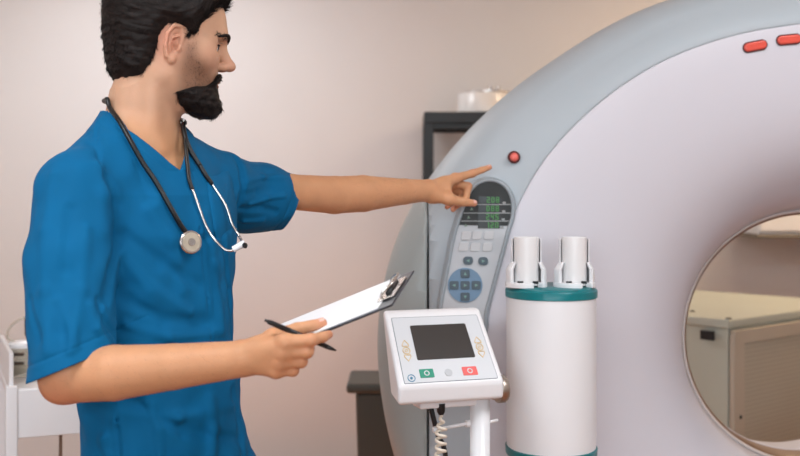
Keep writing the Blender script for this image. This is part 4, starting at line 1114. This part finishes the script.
# finger nails that show
def nail(a, b, up, w_=.0105, l_=.012, r=.0085):
    a = Vector(a); b = Vector(b); t = (b-a).normalized(); u = Vector(up); u = (u-t*u.dot(t)).normalized(); v = t.cross(u)
    bm = bmesh.new(); rows = []
    for i in range(5):
        row = []
        for j in range(5):
            s_ = (j-2)/2; x = v*(s_*w_/2*(1 if i < 4 else .75)); z = u*(r*(1-.22*s_*s_)-.0003-.0004*(i == 0)); row.append(bm.verts.new(b+t*(.003-l_*(1-i/4))+x+z))
        rows.append(row)
    for i in range(4):
        for j in range(4): bm.faces.new((rows[i][j], rows[i+1][j], rows[i+1][j+1], rows[i][j+1]))
    o = bm_obj('fingernail', bm, mat('nail_pink', (232, 182, 166), .25, coat=.4), person, smooth=True)
    s_ = o.modifiers.new('s', 'SOLIDIFY'); s_.thickness = .0006; s_.offset = 0
nail(fR['thumb'][2], fR['thumb'][3], (-.1, -.45, .9)); nail(fL['thumb'][2], fL['thumb'][3], (.1, -.75, .5), r=.0085); nail(fL['index'][2], fL['index'][3], (-.2, -.35, .9), .0095, .011, .0068)
# ------------------------------------------------------------------ stethoscope
def surf2(p): return np.minimum(B_SH(p), shirt_outer(p))
LASTD = [2.0]
def on(px, py, h_):
    r_ = hit(surf2, px, py)
    if r_ is None: return Pn(px, py, LASTD[0]-.002)
    LASTD[0] = float(r_[0][1])
    return r_[0]+r_[1]*h_
TR = .0044
steth = empty('stethoscope', Vector(on(188, 242, .004)), 0, 'black and steel stethoscope hanging round the neck of the man', 'stethoscope')
M_gold2 = mat('diaphragm_grey', (190, 178, 160), .3, .3, var=.1, vscale=60)
front = [on(x, y, TR+.0012) for x, y in ((110, 100), (112, 110), (120, 124), (130, 143), (142, 163), (155, 184), (168, 207), (178, 225), (184, 233))]
left0 = [on(x, y, TR+.001) for x, y in ((181, 127), (183, 138), (187, 149), (192, 158), (198, 167))]
nb = A_(-.462, 2.05, 1.5)
back = []
pa_, pb_ = front[0], left0[0]
PERP = np.cross(pb_-pa_, A_(0, 0, 1)); PERP[2] = 0; PERP /= np.linalg.norm(PERP); PERP *= np.sign(PERP[1])
NC = A_(-.482, 2.047, 0); va_, vb_ = pa_-NC, pb_-NC
a0_, a1_ = math.atan2(va_[1], va_[0]), math.atan2(vb_[1], vb_[0])
r0_, r1_ = np.hypot(*va_[:2]), np.hypot(*vb_[:2])
if a0_ > 0: a0_ -= 2*PI
while a1_ > a0_: a1_ -= 2*PI                                  # sweep round the far side of the neck
for t in np.linspace(0, 1, 14)[1:-1]:
    ang = a0_+(a1_-a0_)*t; o_ = A_(math.cos(ang), math.sin(ang), 0)
    q = NC*A_(1, 1, 0)+o_*(r0_+(r1_-r0_)*t); q[2] = pa_[2]+(pb_[2]-pa_[2])*t+.016*math.sin(PI*t)
    for _ in range(12):
        dd = float(B_SH(q[None])[0])
        q = q+o_*np.clip(TR+.0014-dd, -.02, .02)*.8
    back.append(q)
path = front[::-1]+back+left0
place(tube('tubing', catmull(path, 6), TR, M_rubber, n=12), steth)
# forked rubber yoke
y0 = left0[-1]
ja = [on(184, 151, TR+.001), on(186, 165, TR), on(188, 180, TR-.001), on(191, 190, .004)]
jb = [y0, on(204, 176, .004), on(210, 185, .004)]
place(tube('yoke', catmull([left0[1]]+ja, 6), .0036, M_rubber, n=10), steth); place(tube('yoke', catmull(jb, 6), .0042, M_rubber, n=10), steth)
e1 = on(233, 249, .010) if hit(surf2, 233, 249) is not None else Pn(233, 249, 2.0)
dref = ja[-1][1]
def at(px, py, d): return Pn(px, py, d)
m1 = [ja[-1], on(197, 207, .005)]; m1 += [at(206, 226, m1[-1][1]+.001), at(214, 239, m1[-1][1]+.002)]
m1 += [at(224, 249, m1[-1][1]-.004), at(231, 250.5, m1[-1][1]-.002), at(238, 248, m1[-1][1])]
m2 = [jb[-1], on(222, 206, .007)]; m2 += [at(232, 224, m2[-1][1]+.0)]
m2 += [at(239, 236, m2[-1][1]+.0), at(243.5, 244, .5*(m2[-1][1]+m1[-1][1]))]
for mm in (m1, m2): place(tube('ear_tube', catmull(mm, 8), .0023, M_chrome, n=10), steth)
ea = at(233, 249.5, m1[-1][1]-.002); eb = at(245, 243, m1[-1][1]-.0)
place(cyl('spring_clip', tuple(ea), tuple(eb), .0058, M_white, r2=.0062, n=20, bevel=.001), steth)
place(lathe('ear_tip', [(.0001, 0), (.004, 0), (.005, .004), (.003, .009), (.0001, .010)], at(244.5, 244.5, m1[-1][1]-.007), M_rubber, axis=(.3, -.8, -.4), n=16), steth)
hc_, hn_ = hit(surf2, 188, 242.5); hn_ = hn_*.6+A_(.15, -1, .15)*.4; hn_ /= np.linalg.norm(hn_); cc = Vector(hc_+hn_*.0085)
cpz = lathe('chestpiece', [(.0001, -.006), (.012, -.006), (.0185, -.002), (.0202, .0015), (.0202, .004), (.0185, .0055), (.0001, .0055)], cc, M_chrome, axis=hn_, n=40); place(cpz, steth)
place(lathe('diaphragm', [(.0001, .005), (.0168, .005), (.0160, .0064), (.0001, .0066)], cc, M_gold2, axis=hn_, n=40), cpz)
place(lathe('bell_disc', [(.0001, .005), (.0070, .006), (.0065, .0085), (.0001, .009)], cc, M_chrome, axis=hn_, n=24), cpz)
place(tube('stem', [Vector(front[-1]), Vector(lerp(front[-1], np.array(cc), .5)), cc], .0038, M_chrome, n=10), cpz)
# ------------------------------------------------------------------ clipboard, paper and pen
CA, CB, CD = Pn(414, 270, 1.855), Pn(392, 304, 1.675), Pn(279, 325.5, 1.915)
u_ = (CD-CA); w__ = (CB-CA); Lw = np.linalg.norm(w__); wn_ = w__/Lw; u_ = u_-wn_*(u_ @ wn_); Lu = .27; un_ = u_/np.linalg.norm(u_)
nn_ = np.cross(un_, wn_); nn_ *= np.sign(nn_[2])
def bp(a, b, h=0): return Vector(CA+un_*a+wn_*b+nn_*h)            # a from clip end towards the hand, b towards the viewer
clip = empty('clipboard', bp(Lu/2, Lw/2), 0, 'black clipboard with a metal clip held in the right hand of the man', 'clipboard')
def slab(name, a0, a1, b0, b1, h0, h1, m, par, bev=.001):
    return place(prism(name, [bp(a0, b0, h0), bp(a1, b0, h0), bp(a1, b1, h0), bp(a0, b1, h0)], nn_*(h1-h0), m, bevel=bev), par)
slab('board', 0, Lu, 0, Lw, -.0035, 0, mat('board_black', (34, 40, 50), .35, var=.08, vscale=30), clip, .0012)
cl_ = slab('clip', .004, .034, Lw*.22, Lw*.78, .0012, .0035, M_chrome, clip)
place(tube('clip_wire', catmull([bp(.030, Lw*.3, .004), bp(.022, Lw*.3, .012), bp(.006, Lw*.38, .017), bp(.006, Lw*.62, .017), bp(.022, Lw*.7, .012), bp(.030, Lw*.7, .004)], 6), .0022, M_chrome), cl_)
place(tube('clip_spring', [bp(.018, Lw*.32, .0055), bp(.018, Lw*.68, .0055)], .0042, M_black), cl_)
paper = prism('paper_sheets', [bp(.026, .006, .0002), bp(Lu-.006, .006, .0002), bp(Lu-.006, Lw-.007, .0002), bp(.026, Lw-.007, .0002)], nn_*.0009, mat('paper_white', (240, 240, 242), .7, var=.01))
tag(paper, 'white sheets of paper clipped on the black clipboard', 'paper')
pa, pb = Vector(Pn(268, 321.5, 1.664)), Vector(Pn(336, 350.5, 1.700)); pt = (pb-pa)
pen = empty('pen', pa, 0, 'black ballpoint pen held in the hand under the clipboard', 'pen')
place(tube('barrel', [pa, pa+pt*.05, pa+pt*.55, pa+pt*.86], .004, M_black, n=14, radii=[.0034, .0041, .0043, .0038]), pen)
place(tube('tip', [pa+pt*.86, pa+pt*.93, pb], .003, M_black, n=14, radii=[.0038, .0030, .0012]), pen)
place(tube('pocket_clip', [pa+pt*.03+Vector((0, -.005, .003)), pa+pt*.33+Vector((0, -.005, .003))], .0011, M_black, n=8), pen)
place(cyl('push_button', tuple(pa-pt*.045), tuple(pa+pt*.02), .0022, M_black, n=12), pen)
